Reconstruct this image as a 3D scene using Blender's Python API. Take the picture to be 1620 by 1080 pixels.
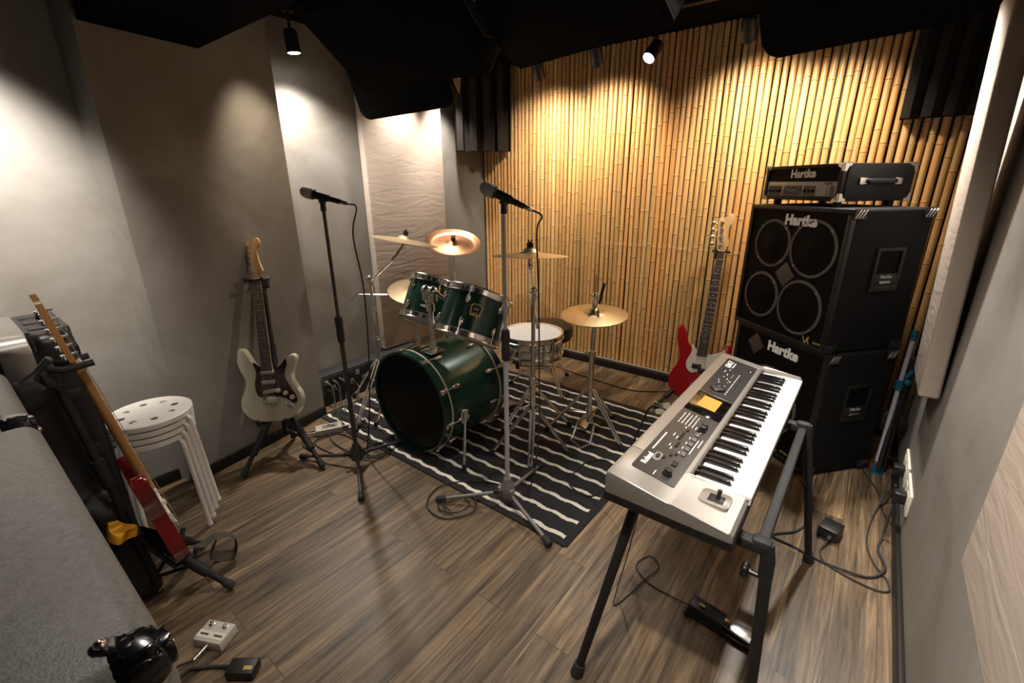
import bpy, bmesh, math, random
from mathutils import Matrix, Vector, Euler

for _o in list(bpy.data.objects):
    bpy.data.objects.remove(_o)
random.seed(7)
C = bpy.context.scene.collection
PI = math.pi
R = math.radians
V = Vector

# ------------------------------------------------------------------ camera
FPX, YAW, PITCH, ROLL, CAMZ = 722.25, 0.66493, 0.32964, 0.008456, 1.4
cam_data = bpy.data.cameras.new('camera')
cam = bpy.data.objects.new('camera', cam_data)
C.objects.link(cam)
cam_data.sensor_fit = 'HORIZONTAL'
cam_data.sensor_width = 36.0
cam_data.lens = FPX / 1620.0 * 36.0
cam_data.clip_start = 0.02
_f = V((-math.sin(YAW) * math.cos(PITCH), math.cos(YAW) * math.cos(PITCH), -math.sin(PITCH)))
_r = V((math.cos(YAW), math.sin(YAW), 0))
_d = _f.cross(_r)
_r2 = _r * math.cos(ROLL) + _d * math.sin(ROLL)
_d2 = _d * math.cos(ROLL) - _r * math.sin(ROLL)
_m = Matrix.Identity(4)
for _i in range(3):
    _m[_i][0] = _r2[_i]
    _m[_i][1] = -_d2[_i]
    _m[_i][2] = -_f[_i]
_m.translation = V((0, 0, CAMZ))
cam.matrix_world = _m
bpy.context.scene.camera = cam

# ------------------------------------------------------------------ view + world
sc = bpy.context.scene
sc.view_settings.view_transform = 'Standard'
sc.view_settings.look = 'None'
sc.view_settings.exposure = -0.08
sc.view_settings.gamma = 1.0
sc.view_settings.use_curve_mapping = False
world = bpy.data.worlds.new('world')
sc.world = world
world.use_nodes = True
world.node_tree.nodes['Background'].inputs[0].default_value = (1.0, 0.85, 0.7, 1)
world.node_tree.nodes['Background'].inputs[1].default_value = 0.004

WARM = (1.0, 0.82, 0.62)
NEUT = (1.0, 0.92, 0.83)
# lamp table: key -> (fixture position, aim point, watts, cone degrees, blend, colour)
LAMPS = {
    'bamboo_a': ((-1.93, 2.76, 2.11), (-2.10, 3.22, 1.55), 62, 112, 1.0, WARM),
    'bamboo_b': ((-1.51, 2.76, 2.13), (-1.63, 3.22, 1.55), 74, 112, 1.0, WARM),
    'stage':    ((-1.165, 2.78, 2.10), (-1.75, 1.0, 0.0), 42, 84, 0.8, NEUT),
    'bamboo_c': ((-0.68, 2.76, 2.12), (-0.70, 3.22, 1.58), 74, 112, 1.0, WARM),
    'bamboo_d': ((-0.31, 2.76, 2.10), (-0.34, 3.22, 1.45), 58, 112, 1.0, WARM),
    'plaster_a': ((-2.655, 1.505, 2.14), (-2.635, 1.58, 1.1), 130, 125, 1.0, NEUT),
    'fabric_a': ((-2.62, 2.33, 2.20), (-2.76, 2.20, 1.2), 70, 90, 1.0, NEUT),
    'fabric_b': ((-2.58, 2.66, 2.21), (-2.80, 2.70, 1.2), 95, 80, 1.0, NEUT),
    'plaster_b': ((-2.28, 1.16, 2.17), (-2.60, 1.26, 1.30), 42, 62, 1.0, WARM),
    'plaster_c': ((-1.92, 0.10, 2.20), (-2.56, 0.16, 1.28), 270, 60, 1.0, NEUT),
    'column_a': ((-0.14, 2.66, 2.18), (0.22, 2.32, 1.2), 210, 84, 1.0, NEUT),
    'panel_a':  ((-0.36, 0.36, 2.20), (0.30, 1.05, 0.9), 190, 84, 1.0, NEUT),
    'rug_fill':    ((-1.36, 1.05, 2.02), (-1.20, 2.10, 0.1), 255, 98, 1.0, NEUT),  # unseen fill lamp, added to brighten the rug, drums and amplifier fronts
    'floor_a':  ((-0.42, 1.12, 2.20), (-0.55, 1.30, 0.0), 95, 128, 0.9, NEUT),
    'floor_b':  ((-1.15, 0.25, 2.22), (-1.15, 0.35, 0.0), 30, 95, 0.9, NEUT),
}

# ------------------------------------------------------------------ materials
def node_mat(name):
    m = bpy.data.materials.new(name)
    m.use_nodes = True
    nt = m.node_tree
    return m, nt, nt.nodes['Principled BSDF']

def mat(name, col, rough=0.5, metal=0.0, var=0.12, scale=8.0, bump=0.0, bscale=60.0, spec=0.5, coat=0.0, aniso=0.0, stretch=None):
    m, nt, b = node_mat(name)
    b.inputs['Roughness'].default_value = rough
    b.inputs['Metallic'].default_value = metal
    b.inputs['Specular IOR Level'].default_value = spec
    b.inputs['Coat Weight'].default_value = coat
    tc = nt.nodes.new('ShaderNodeTexCoord')
    n = nt.nodes.new('ShaderNodeTexNoise')
    n.inputs['Scale'].default_value = scale
    n.inputs['Detail'].default_value = 5
    src = tc.outputs['Object']
    if stretch:
        mp = nt.nodes.new('ShaderNodeMapping')
        mp.inputs['Scale'].default_value = stretch
        nt.links.new(src, mp.inputs['Vector'])
        src = mp.outputs['Vector']
    nt.links.new(src, n.inputs['Vector'])
    mx = nt.nodes.new('ShaderNodeMix')
    mx.data_type = 'RGBA'
    mx.inputs['A'].default_value = (*[c * (1 - var) for c in col], 1)
    mx.inputs['B'].default_value = (*[min(1, c * (1 + var)) for c in col], 1)
    nt.links.new(n.outputs['Fac'], mx.inputs['Factor'])
    nt.links.new(mx.outputs['Result'], b.inputs['Base Color'])
    if bump:
        n2 = nt.nodes.new('ShaderNodeTexNoise')
        n2.inputs['Scale'].default_value = bscale
        n2.inputs['Detail'].default_value = 4
        nt.links.new(src, n2.inputs['Vector'])
        bp = nt.nodes.new('ShaderNodeBump')
        bp.inputs['Strength'].default_value = bump
        bp.inputs['Distance'].default_value = 0.01
        nt.links.new(n2.outputs['Fac'], bp.inputs['Height'])
        nt.links.new(bp.outputs['Normal'], b.inputs['Normal'])
    return m

def plaster_mat():
    m, nt, b = node_mat('grey_plaster')
    b.inputs['Roughness'].default_value = 0.62
    tc = nt.nodes.new('ShaderNodeTexCoord')
    n = nt.nodes.new('ShaderNodeTexNoise'); n.inputs['Scale'].default_value = 1.6; n.inputs['Detail'].default_value = 7; n.inputs['Roughness'].default_value = 0.62
    n.inputs['Distortion'].default_value = 0.6
    nt.links.new(tc.outputs['Object'], n.inputs['Vector'])
    r = nt.nodes.new('ShaderNodeValToRGB')
    r.color_ramp.elements[0].position = 0.3; r.color_ramp.elements[0].color = (0.135, 0.120, 0.098, 1)
    r.color_ramp.elements[1].position = 0.72; r.color_ramp.elements[1].color = (0.262, 0.250, 0.232, 1)
    nt.links.new(n.outputs['Fac'], r.inputs['Fac'])
    nt.links.new(r.outputs['Color'], b.inputs['Base Color'])
    mp = nt.nodes.new('ShaderNodeMapping'); mp.inputs['Scale'].default_value = (14, 14, 5)
    nt.links.new(tc.outputs['Object'], mp.inputs['Vector'])
    n2 = nt.nodes.new('ShaderNodeTexNoise'); n2.inputs['Scale'].default_value = 1.2; n2.inputs['Detail'].default_value = 8
    nt.links.new(mp.outputs['Vector'], n2.inputs['Vector'])
    bp = nt.nodes.new('ShaderNodeBump'); bp.inputs['Strength'].default_value = 0.12; bp.inputs['Distance'].default_value = 0.008
    nt.links.new(n2.outputs['Fac'], bp.inputs['Height'])
    nt.links.new(bp.outputs['Normal'], b.inputs['Normal'])
    return m

def floor_mat():
    m, nt, b = node_mat('wood_planks')
    b.inputs['Roughness'].default_value = 0.42
    tc = nt.nodes.new('ShaderNodeTexCoord')
    # planks run along world Y: rotate so brick rows follow Y
    mp = nt.nodes.new('ShaderNodeMapping'); mp.inputs['Rotation'].default_value = (0, 0, R(90))
    nt.links.new(tc.outputs['Object'], mp.inputs['Vector'])
    br = nt.nodes.new('ShaderNodeTexBrick')
    br.offset = 0.37; br.offset_frequency = 2
    br.inputs['Color1'].default_value = (0, 0, 0, 1); br.inputs['Color2'].default_value = (1, 1, 1, 1)
    br.inputs['Mortar'].default_value = (0.5, 0.5, 0.5, 1)
    br.inputs['Scale'].default_value = 1.0
    br.inputs['Mortar Size'].default_value = 0.0012
    br.inputs['Mortar Smooth'].default_value = 0.3
    br.inputs['Brick Width'].default_value = 0.92
    br.inputs['Row Height'].default_value = 0.127
    nt.links.new(mp.outputs['Vector'], br.inputs['Vector'])
    # grain: stretched noise, shifted per plank
    off = nt.nodes.new('ShaderNodeVectorMath'); off.operation = 'MULTIPLY_ADD'
    off.inputs[1].default_value = (7.3, 3.1, 5.0)
    nt.links.new(br.outputs['Color'], off.inputs[0])
    nt.links.new(tc.outputs['Object'], off.inputs[2])
    g = nt.nodes.new('ShaderNodeMapping'); g.inputs['Scale'].default_value = (42, 2.0, 1)
    nt.links.new(off.outputs['Vector'], g.inputs['Vector'])
    n = nt.nodes.new('ShaderNodeTexNoise'); n.inputs['Scale'].default_value = 1.0; n.inputs['Detail'].default_value = 9; n.inputs['Roughness'].default_value = 0.68; n.inputs['Distortion'].default_value = 1.1
    nt.links.new(g.outputs['Vector'], n.inputs['Vector'])
    r = nt.nodes.new('ShaderNodeValToRGB')
    e = r.color_ramp.elements
    e[0].position = 0.34; e[0].color = (0.026, 0.017, 0.010, 1)
    e[1].position = 0.70; e[1].color = (0.285, 0.196, 0.112, 1)
    k = e.new(0.43); k.color = (0.090, 0.060, 0.033, 1)
    k = e.new(0.55); k.color = (0.162, 0.109, 0.061, 1)
    nt.links.new(n.outputs['Fac'], r.inputs['Fac'])
    # broad tone change across and along each plank
    g2 = nt.nodes.new('ShaderNodeMapping'); g2.inputs['Scale'].default_value = (7, 1.1, 1)
    nt.links.new(off.outputs['Vector'], g2.inputs['Vector'])
    n2 = nt.nodes.new('ShaderNodeTexNoise'); n2.inputs['Scale'].default_value = 1.0; n2.inputs['Detail'].default_value = 3
    nt.links.new(g2.outputs['Vector'], n2.inputs['Vector'])
    mr = nt.nodes.new('ShaderNodeMapRange'); mr.inputs['From Min'].default_value = 0.3; mr.inputs['From Max'].default_value = 0.7; mr.inputs['To Min'].default_value = 0.55; mr.inputs['To Max'].default_value = 1.35
    nt.links.new(n2.outputs['Fac'], mr.inputs['Value'])
    mul = nt.nodes.new('ShaderNodeMix'); mul.data_type = 'RGBA'; mul.blend_type = 'MULTIPLY'; mul.inputs['Factor'].default_value = 1
    nt.links.new(r.outputs['Color'], mul.inputs['A']); nt.links.new(mr.outputs['Result'], mul.inputs['B'])
    # per plank tone
    mr2 = nt.nodes.new('ShaderNodeMapRange'); mr2.inputs['To Min'].default_value = 0.84; mr2.inputs['To Max'].default_value = 1.10
    nt.links.new(br.outputs['Color'], mr2.inputs['Value'])
    mul2 = nt.nodes.new('ShaderNodeMix'); mul2.data_type = 'RGBA'; mul2.blend_type = 'MULTIPLY'; mul2.inputs['Factor'].default_value = 1
    nt.links.new(mul.outputs['Result'], mul2.inputs['A']); nt.links.new(mr2.outputs['Result'], mul2.inputs['B'])
    seam = nt.nodes.new('ShaderNodeMix'); seam.data_type = 'RGBA'
    seam.inputs['B'].default_value = (0.03, 0.022, 0.016, 1)
    nt.links.new(br.outputs['Fac'], seam.inputs['Factor']); nt.links.new(mul2.outputs['Result'], seam.inputs['A'])
    nt.links.new(seam.outputs['Result'], b.inputs['Base Color'])
    bp = nt.nodes.new('ShaderNodeBump'); bp.inputs['Strength'].default_value = 0.25; bp.inputs['Distance'].default_value = 0.004
    nt.links.new(n.outputs['Fac'], bp.inputs['Height'])
    nt.links.new(bp.outputs['Normal'], b.inputs['Normal'])
    return m

def bamboo_mat():
    m, nt, b = node_mat('bamboo')
    b.inputs['Roughness'].default_value = 0.33
    b.inputs['Specular IOR Level'].default_value = 0.5
    at = nt.nodes.new('ShaderNodeAttribute'); at.attribute_name = 'tint'
    tc = nt.nodes.new('ShaderNodeTexCoord')
    mp = nt.nodes.new('ShaderNodeMapping'); mp.inputs['Scale'].default_value = (45, 45, 3)
    nt.links.new(tc.outputs['Object'], mp.inputs['Vector'])
    n = nt.nodes.new('ShaderNodeTexNoise'); n.inputs['Scale'].default_value = 1; n.inputs['Detail'].default_value = 6
    nt.links.new(mp.outputs['Vector'], n.inputs['Vector'])
    mr = nt.nodes.new('ShaderNodeMapRange'); mr.inputs['From Min'].default_value = 0.25; mr.inputs['From Max'].default_value = 0.75; mr.inputs['To Min'].default_value = 0.84; mr.inputs['To Max'].default_value = 1.12
    nt.links.new(n.outputs['Fac'], mr.inputs['Value'])
    mul = nt.nodes.new('ShaderNodeMix'); mul.data_type = 'RGBA'; mul.blend_type = 'MULTIPLY'; mul.inputs['Factor'].default_value = 1
    nt.links.new(at.outputs['Color'], mul.inputs['A']); nt.links.new(mr.outputs['Result'], mul.inputs['B'])
    nt.links.new(mul.outputs['Result'], b.inputs['Base Color'])
    return m

def fabric_mat():
    m, nt, b = node_mat('wrinkled_fabric')
    b.inputs['Roughness'].default_value = 0.9
    b.inputs['Specular IOR Level'].default_value = 0.15
    b.inputs['Base Color'].default_value = (0.39, 0.325, 0.27, 1)
    tc = nt.nodes.new('ShaderNodeTexCoord')
    mp = nt.nodes.new('ShaderNodeMapping'); mp.inputs['Scale'].default_value = (3.5, 3.5, 15)
    nt.links.new(tc.outputs['Object'], mp.inputs['Vector'])
    n = nt.nodes.new('ShaderNodeTexNoise'); n.inputs['Scale'].default_value = 1; n.inputs['Detail'].default_value = 5; n.inputs['Distortion'].default_value = 1.6
    nt.links.new(mp.outputs['Vector'], n.inputs['Vector'])
    n2 = nt.nodes.new('ShaderNodeTexNoise'); n2.inputs['Scale'].default_value = 260
    nt.links.new(tc.outputs['Object'], n2.inputs['Vector'])
    ad = nt.nodes.new('ShaderNodeMath'); ad.operation = 'MULTIPLY_ADD'; ad.inputs[1].default_value = 0.06
    nt.links.new(n2.outputs['Fac'], ad.inputs[0]); nt.links.new(n.outputs['Fac'], ad.inputs[2])
    bp = nt.nodes.new('ShaderNodeBump'); bp.inputs['Strength'].default_value = 0.16; bp.inputs['Distance'].default_value = 0.02
    nt.links.new(ad.outputs[0], bp.inputs['Height'])
    nt.links.new(bp.outputs['Normal'], b.inputs['Normal'])
    return m

def tort_mat():
    m, nt, b = node_mat('tortoiseshell')
    b.inputs['Roughness'].default_value = 0.15
    tc = nt.nodes.new('ShaderNodeTexCoord')
    n = nt.nodes.new('ShaderNodeTexNoise'); n.inputs['Scale'].default_value = 45; n.inputs['Detail'].default_value = 3
    nt.links.new(tc.outputs['Object'], n.inputs['Vector'])
    r = nt.nodes.new('ShaderNodeValToRGB')
    r.color_ramp.elements[0].position = 0.42; r.color_ramp.elements[0].color = (0.012, 0.005, 0.004, 1)
    r.color_ramp.elements[1].position = 0.68; r.color_ramp.elements[1].color = (0.09, 0.022, 0.012, 1)
    nt.links.new(n.outputs['Fac'], r.inputs['Fac'])
    nt.links.new(r.outputs['Color'], b.inputs['Base Color'])
    return m

def emit_mat(name, col, strength):
    m = bpy.data.materials.new(name); m.use_nodes = True
    nt = m.node_tree; nt.nodes.clear()
    o = nt.nodes.new('ShaderNodeOutputMaterial'); e = nt.nodes.new('ShaderNodeEmission')
    e.inputs[0].default_value = (*col, 1); e.inputs[1].default_value = strength
    nt.links.new(e.outputs[0], o.inputs[0])
    return m

M_PLASTER = plaster_mat()
M_FLOOR = floor_mat()
M_BAMBOO = bamboo_mat()
M_FABRIC = fabric_mat()
M_TORT = tort_mat()
M_CEIL = mat('black_ceiling_paint', (0.004, 0.0035, 0.003), 0.95, spec=0.03)
M_BASEB = mat('black_baseboard', (0.010, 0.009, 0.0085), 0.5, spec=0.3)
M_RAIL = mat('pale_metal_rail', (0.45, 0.42, 0.38), 0.4, 0.7)
M_FOAM = mat('charcoal_foam', (0.027, 0.023, 0.021), 0.95, spec=0.08, bump=0.4, bscale=220)
M_BLACK = mat('black_plastic', (0.008, 0.0075, 0.0075), 0.42)
M_SPK = mat('black_speaker_paint', (0.0045, 0.0038, 0.0034), 0.75, spec=0.08)
M_MATTE = mat('matte_black', (0.008, 0.0075, 0.0075), 0.65)
M_CAP = mat('gloss_black_plastic', (0.007, 0.007, 0.008), 0.16, coat=0.5)
M_RUBBER = mat('black_rubber', (0.02, 0.019, 0.018), 0.75)
M_CHROME = mat('chrome', (0.86, 0.84, 0.81), 0.2, 1.0, var=0.03)
M_STEEL = mat('brushed_steel', (0.55, 0.53, 0.50), 0.3, 1.0, var=0.08)
M_NICKEL = mat('nickel', (0.72, 0.68, 0.62), 0.22, 1.0, var=0.05)
M_GREYTUBE = mat('grey_painted_tube', (0.46, 0.455, 0.50), 0.42, 0.15)
M_GREYLEG = mat('dull_grey_tube', (0.19, 0.18, 0.17), 0.45, 0.2)
M_DARKTUBE = mat('dark_grey_tube', (0.065, 0.060, 0.055), 0.42, 0.3)
M_GREEN = mat('dark_green_lacquer', (0.004, 0.045, 0.028), 0.3, 0.25, var=0.15, scale=5, coat=0.4)
M_IVORYLINE = mat('ivory_inlay', (0.62, 0.56, 0.44), 0.4)
M_HEADW = mat('white_drum_head', (0.78, 0.76, 0.72), 0.6, var=0.04)
M_HEADB = mat('black_drum_head', (0.004, 0.004, 0.004), 0.4, spec=0.15)
M_HEADCLEAR = mat('pale_drum_head', (0.5, 0.48, 0.44), 0.35)
M_BRONZE = mat('bronze_cymbal', (0.52, 0.40, 0.22), 0.42, 1.0, var=0.14, scale=3, bump=0.08, bscale=120)
M_BRONZED = mat('warm_bronze_cymbal', (0.36, 0.19, 0.10), 0.36, 1.0, var=0.2, scale=4, bump=0.08, bscale=140)
M_BRASSP = mat('pale_brass_cymbal', (0.44, 0.34, 0.21), 0.42, 1.0, var=0.1, scale=3)
M_BADGE = mat('gold_badge', (0.70, 0.52, 0.17), 0.4, 0.4)
M_WHITE = mat('white_enamel', (0.74, 0.71, 0.66), 0.35, var=0.03)
M_CREAM = mat('olympic_white_lacquer', (0.50, 0.48, 0.37), 0.18, var=0.03, coat=0.6)
M_RED = mat('candy_red_lacquer', (0.30, 0.008, 0.010), 0.16, var=0.1, coat=0.7)
M_DEEPRED = mat('deep_red_lacquer', (0.12, 0.004, 0.005), 0.16, var=0.1, coat=0.7)
M_PGWHITE = mat('parchment_plastic', (0.62, 0.58, 0.48), 0.35, var=0.03)
M_MAPLE = mat('amber_maple', (0.46, 0.235, 0.075), 0.3, var=0.18, scale=3, stretch=(30, 30, 3), coat=0.4)
M_PALEMAPLE = mat('pale_maple', (0.44, 0.27, 0.125), 0.32, var=0.14, scale=3, stretch=(30, 30, 3), coat=0.3)
M_ROSE = mat('rosewood', (0.040, 0.022, 0.015), 0.5, var=0.3, scale=4, stretch=(40, 40, 3))
M_SILVER = mat('silver_plastic', (0.29, 0.268, 0.238), 0.33, 0.45, var=0.04)
M_SILVERD = mat('dark_silver_plastic', (0.12, 0.11, 0.10), 0.4, 0.35, var=0.05)
M_PANEL = mat('charcoal_panel', (0.050, 0.046, 0.042), 0.28, 0.3, var=0.06)
M_SCREEN = mat('black_glass', (0.006, 0.005, 0.005), 0.05, coat=1.0)
M_IVORY = mat('white_key_plastic', (0.80, 0.775, 0.73), 0.25, var=0.02)
M_EBONY = mat('black_key_plastic', (0.010, 0.009, 0.009), 0.18)
M_PRINT = mat('white_print', (0.92, 0.90, 0.86), 0.5, var=0.02)
M_GREYPRINT = mat('grey_print', (0.42, 0.40, 0.37), 0.5)
M_ORANGE = mat('orange_paper', (0.90, 0.28, 0.04), 0.8, var=0.05)
M_YELLOW = mat('yellow_plastic', (0.75, 0.34, 0.02), 0.35, var=0.06)
M_TOLEX = mat('grey_tolex', (0.185, 0.181, 0.172), 0.4, var=0.45, scale=130, bump=0.14, bscale=330)
M_CARPET = mat('black_carpet_cover', (0.006, 0.006, 0.007), 0.75, spec=0.2, var=0.4, scale=180, bump=0.5, bscale=300)
M_GRILLE = mat('black_steel_grille', (0.0022, 0.0017, 0.0014), 0.6, 0.0, spec=0.12, bump=0.3, bscale=500)
M_RING = mat('dark_speaker_ring', (0.085, 0.075, 0.066), 0.5)
M_CONE = mat('speaker_cone', (0.0022, 0.0016, 0.0014), 0.6, spec=0.12)
M_HORN = mat('tweeter_bronze', (0.075, 0.066, 0.055), 0.5, 0.2)
M_VINYL = mat('black_vinyl', (0.010, 0.009, 0.009), 0.5, spec=0.3, bump=0.3, bscale=300)
M_FACE = mat('amp_faceplate', (0.30, 0.29, 0.27), 0.4, 0.6)
M_SEAT = mat('brown_black_vinyl', (0.020, 0.014, 0.011), 0.38)
M_ALU = mat('brushed_aluminium', (0.46, 0.44, 0.41), 0.35, 0.9, var=0.12, scale=4, stretch=(3, 60, 60))
M_CASE = mat('moulded_case_plastic', (0.018, 0.016, 0.017), 0.3)
M_TEAL = mat('teal_plastic', (0.01, 0.09, 0.16), 0.4)
M_TAN = mat('tan_bracket_paint', (0.24, 0.165, 0.075), 0.5, 0.3)
M_STRAPK = mat('khaki_webbing', (0.05, 0.042, 0.028), 0.9)
M_PALETAPE = mat('pale_green_tape', (0.34, 0.35, 0.24), 0.7)
M_SOCKET = mat('ivory_socket_plastic', (0.62, 0.60, 0.50), 0.4)
M_PEDAL = mat('pale_pedal_paint', (0.44, 0.41, 0.36), 0.5)
M_MESHM = mat('mic_grille', (0.42, 0.39, 0.36), 0.5, 0.5, bump=0.7, bscale=700)
M_LENS = emit_mat('lamp_lens', (1.0, 0.94, 0.84), 40.0)
M_LENSDIM = emit_mat('lamp_lens_side', (1.0, 0.9, 0.75), 3.0)
M_GOLDPRINT = mat('gold_print', (0.42, 0.30, 0.06), 0.5)
M_GREENPRINT = mat('lime_print', (0.45, 0.55, 0.05), 0.5)
M_RUGB = mat('black_rug_pile', (0.016, 0.015, 0.016), 0.95, var=0.3, scale=90, bump=0.6, bscale=350)
M_RUGW = mat('ivory_rug_pile', (0.82, 0.77, 0.67), 0.95, var=0.1, scale=90, bump=0.6, bscale=350)

# ------------------------------------------------------------------ mesh helpers
def basis(p0, p1):
    z = (V(p1) - V(p0))
    L = z.length
    z.normalize()
    x = z.cross(V((0, 0, 1)))
    if x.length < 1e-4:
        x = V((1, 0, 0))
    x.normalize()
    y = z.cross(x)
    m = Matrix((x, y, z)).transposed().to_4x4()
    m.translation = V(p0)
    return m, L

def frame(o, x, y, z):
    m = Matrix((V(x).normalized(), V(y).normalized(), V(z).normalized())).transposed().to_4x4()
    m.translation = V(o)
    return m

def spline(pts, n=8, closed=False):
    P = [V(p) for p in pts]
    out = []
    N = len(P)
    rng = range(N) if closed else range(N - 1)
    for i in rng:
        p0 = P[(i - 1) % N] if (closed or i > 0) else P[0] * 2 - P[1]
        p1 = P[i]; p2 = P[(i + 1) % N]
        p3 = P[(i + 2) % N] if (closed or i + 2 < N) else P[-1] * 2 - P[-2]
        for k in range(n):
            t = k / n
            out.append(0.5 * ((2 * p1) + (p2 - p0) * t + (2 * p0 - 5 * p1 + 4 * p2 - p3) * t * t + (3 * p1 - p0 - 3 * p2 + p3) * t ** 3))
    if not closed:
        out.append(P[-1].copy())
    return out

class MB:
    def __init__(self):
        self.bm = bmesh.new()
    def _merge(self, t, M=None, mi=0, bev=0, seg=2):
        if bev:
            bmesh.ops.bevel(t, geom=list(t.edges), offset=bev, segments=seg, affect='EDGES', profile=0.5, clamp_overlap=True)
        for f in t.faces:
            f.material_index = mi
        if M is not None:
            bmesh.ops.transform(t, matrix=M, verts=list(t.verts))
        me = bpy.data.meshes.new('tmp')
        t.to_mesh(me); t.free()
        self.bm.from_mesh(me)
        bpy.data.meshes.remove(me)
        return self
    def box(self, c, s, M=None, bev=0, mi=0, seg=2, rz=0):
        t = bmesh.new()
        bmesh.ops.create_cube(t, size=1)
        L = Matrix.Translation(V(c)) @ Matrix.Rotation(rz, 4, 'Z')
        for v in t.verts:
            v.co = V((v.co.x * s[0], v.co.y * s[1], v.co.z * s[2]))
        if bev:
            bmesh.ops.bevel(t, geom=list(t.edges), offset=bev, segments=seg, affect='EDGES', profile=0.5, clamp_overlap=True)
        return self._merge(t, (M @ L) if M is not None else L, mi)
    def hexa(self, pts, mi=0, bev=0, M=None):     # 8 corners: bottom 4 ccw, top 4 ccw
        t = bmesh.new()
        v = [t.verts.new(V(p)) for p in pts]
        for f in ((3, 2, 1, 0), (4, 5, 6, 7), (0, 1, 5, 4), (1, 2, 6, 5), (2, 3, 7, 6), (3, 0, 4, 7)):
            t.faces.new([v[i] for i in f])
        bmesh.ops.recalc_face_normals(t, faces=list(t.faces))
        return self._merge(t, M, mi, bev)
    def cyl(self, p0, p1, r0, r1=None, seg=16, mi=0, bev=0, M=None):
        r1 = r0 if r1 is None else r1
        m, L = basis(p0, p1)
        t = bmesh.new()
        a = [t.verts.new(V((r0 * math.cos(2 * PI * i / seg), r0 * math.sin(2 * PI * i / seg), 0))) for i in range(seg)]
        b = [t.verts.new(V((r1 * math.cos(2 * PI * i / seg), r1 * math.sin(2 * PI * i / seg), L))) for i in range(seg)]
        for i in range(seg):
            j = (i + 1) % seg
            t.faces.new((a[i], a[j], b[j], b[i]))
        t.faces.new(list(reversed(a))); t.faces.new(b)
        return self._merge(t, (M @ m) if M is not None else m, mi)
    def tube(self, pts, r, seg=8, mi=0, closed=False, M=None, flat=1.0):
        pts = [V(p) for p in pts]
        t = bmesh.new()
        rings = []
        N = len(pts)
        prev = None
        for i, p in enumerate(pts):
            if closed:
                d = pts[(i + 1) % N] - pts[(i - 1) % N]
            else:
                d = pts[min(i + 1, N - 1)] - pts[max(i - 1, 0)]
            if d.length < 1e-9:
                d = V((0, 0, 1))
            d.normalize()
            if prev is None:
                u = d.cross(V((0, 0, 1)))
                if u.length < 1e-3:
                    u = V((1, 0, 0))
            else:
                u = prev - d * prev.dot(d)
                if u.length < 1e-6:
                    u = d.orthogonal()
            u.normalize(); prev = u
            w = d.cross(u)
            rr = r[i] if isinstance(r, (list, tuple)) else r
            rings.append([t.verts.new(p + rr * (math.cos(2 * PI * k / seg) * u + flat * math.sin(2 * PI * k / seg) * w)) for k in range(seg)])
        rng = range(N) if closed else range(N - 1)
        for i in rng:
            a, b = rings[i], rings[(i + 1) % N]
            for k in range(seg):
                j = (k + 1) % seg
                t.faces.new((a[k], a[j], b[j], b[k]))
        if not closed:
            t.faces.new(list(reversed(rings[0]))); t.faces.new(rings[-1])
        bmesh.ops.recalc_face_normals(t, faces=list(t.faces))
        return self._merge(t, M, mi)
    def lathe(self, prof, M=None, seg=32, mi=0, capa=True, capb=True):   # prof: (r, z)
        t = bmesh.new()
        rings = []
        for (r, z) in prof:
            if r < 1e-6:
                rings.append([t.verts.new(V((0, 0, z)))])
            else:
                rings.append([t.verts.new(V((r * math.cos(2 * PI * k / seg), r * math.sin(2 * PI * k / seg), z))) for k in range(seg)])
        for a, b in zip(rings[:-1], rings[1:]):
            if len(a) == 1 and len(b) == 1:
                continue
            for k in range(seg):
                j = (k + 1) % seg
                if len(a) == 1:
                    t.faces.new((a[0], b[j], b[k]))
                elif len(b) == 1:
                    t.faces.new((a[k], a[j], b[0]))
                else:
                    t.faces.new((a[k], a[j], b[j], b[k]))
        if capa and len(rings[0]) > 1:
            t.faces.new(list(reversed(rings[0])))
        if capb and len(rings[-1]) > 1:
            t.faces.new(rings[-1])
        bmesh.ops.recalc_face_normals(t, faces=list(t.faces))
        return self._merge(t, M, mi)
    def sph(self, c, r, seg=16, mi=0, sc=(1, 1, 1), M=None):
        t = bmesh.new()
        bmesh.ops.create_uvsphere(t, u_segments=seg, v_segments=max(6, seg // 2), radius=r)
        L = Matrix.Translation(V(c)) @ Matrix.Diagonal((*sc, 1))
        return self._merge(t, (M @ L) if M is not None else L, mi)
    def prism(self, outline, z0, z1, M=None, mi=0, bev=0, seg=3, axis='z'):
        """2-D outline extruded from z0 to z1; the two rims rounded by bev."""
        t = bmesh.new()
        n = len(outline)
        area = sum(outline[i][0] * outline[(i + 1) % n][1] - outline[(i + 1) % n][0] * outline[i][1] for i in range(n))
        o = list(outline) if area > 0 else list(reversed(outline))
        a = [t.verts.new(V((p[0], p[1], z0))) for p in o]
        b = [t.verts.new(V((p[0], p[1], z1))) for p in o]
        fa = t.faces.new(list(reversed(a))); fb = t.faces.new(b)
        for i in range(n):
            j = (i + 1) % n
            t.faces.new((a[i], a[j], b[j], b[i]))
        if bev:
            ed = list(fa.edges) + list(fb.edges)
            bmesh.ops.bevel(t, geom=ed, offset=bev, segments=seg, affect='EDGES', profile=0.5, clamp_overlap=True)
        return self._merge(t, M, mi)
    def torus(self, M, Rr, r, seg=48, sub=8, mi=0):
        pts = [V((Rr * math.cos(2 * PI * i / seg), Rr * math.sin(2 * PI * i / seg), 0)) for i in range(seg)]
        return self.tube(pts, r, sub, mi, True, M)
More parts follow.
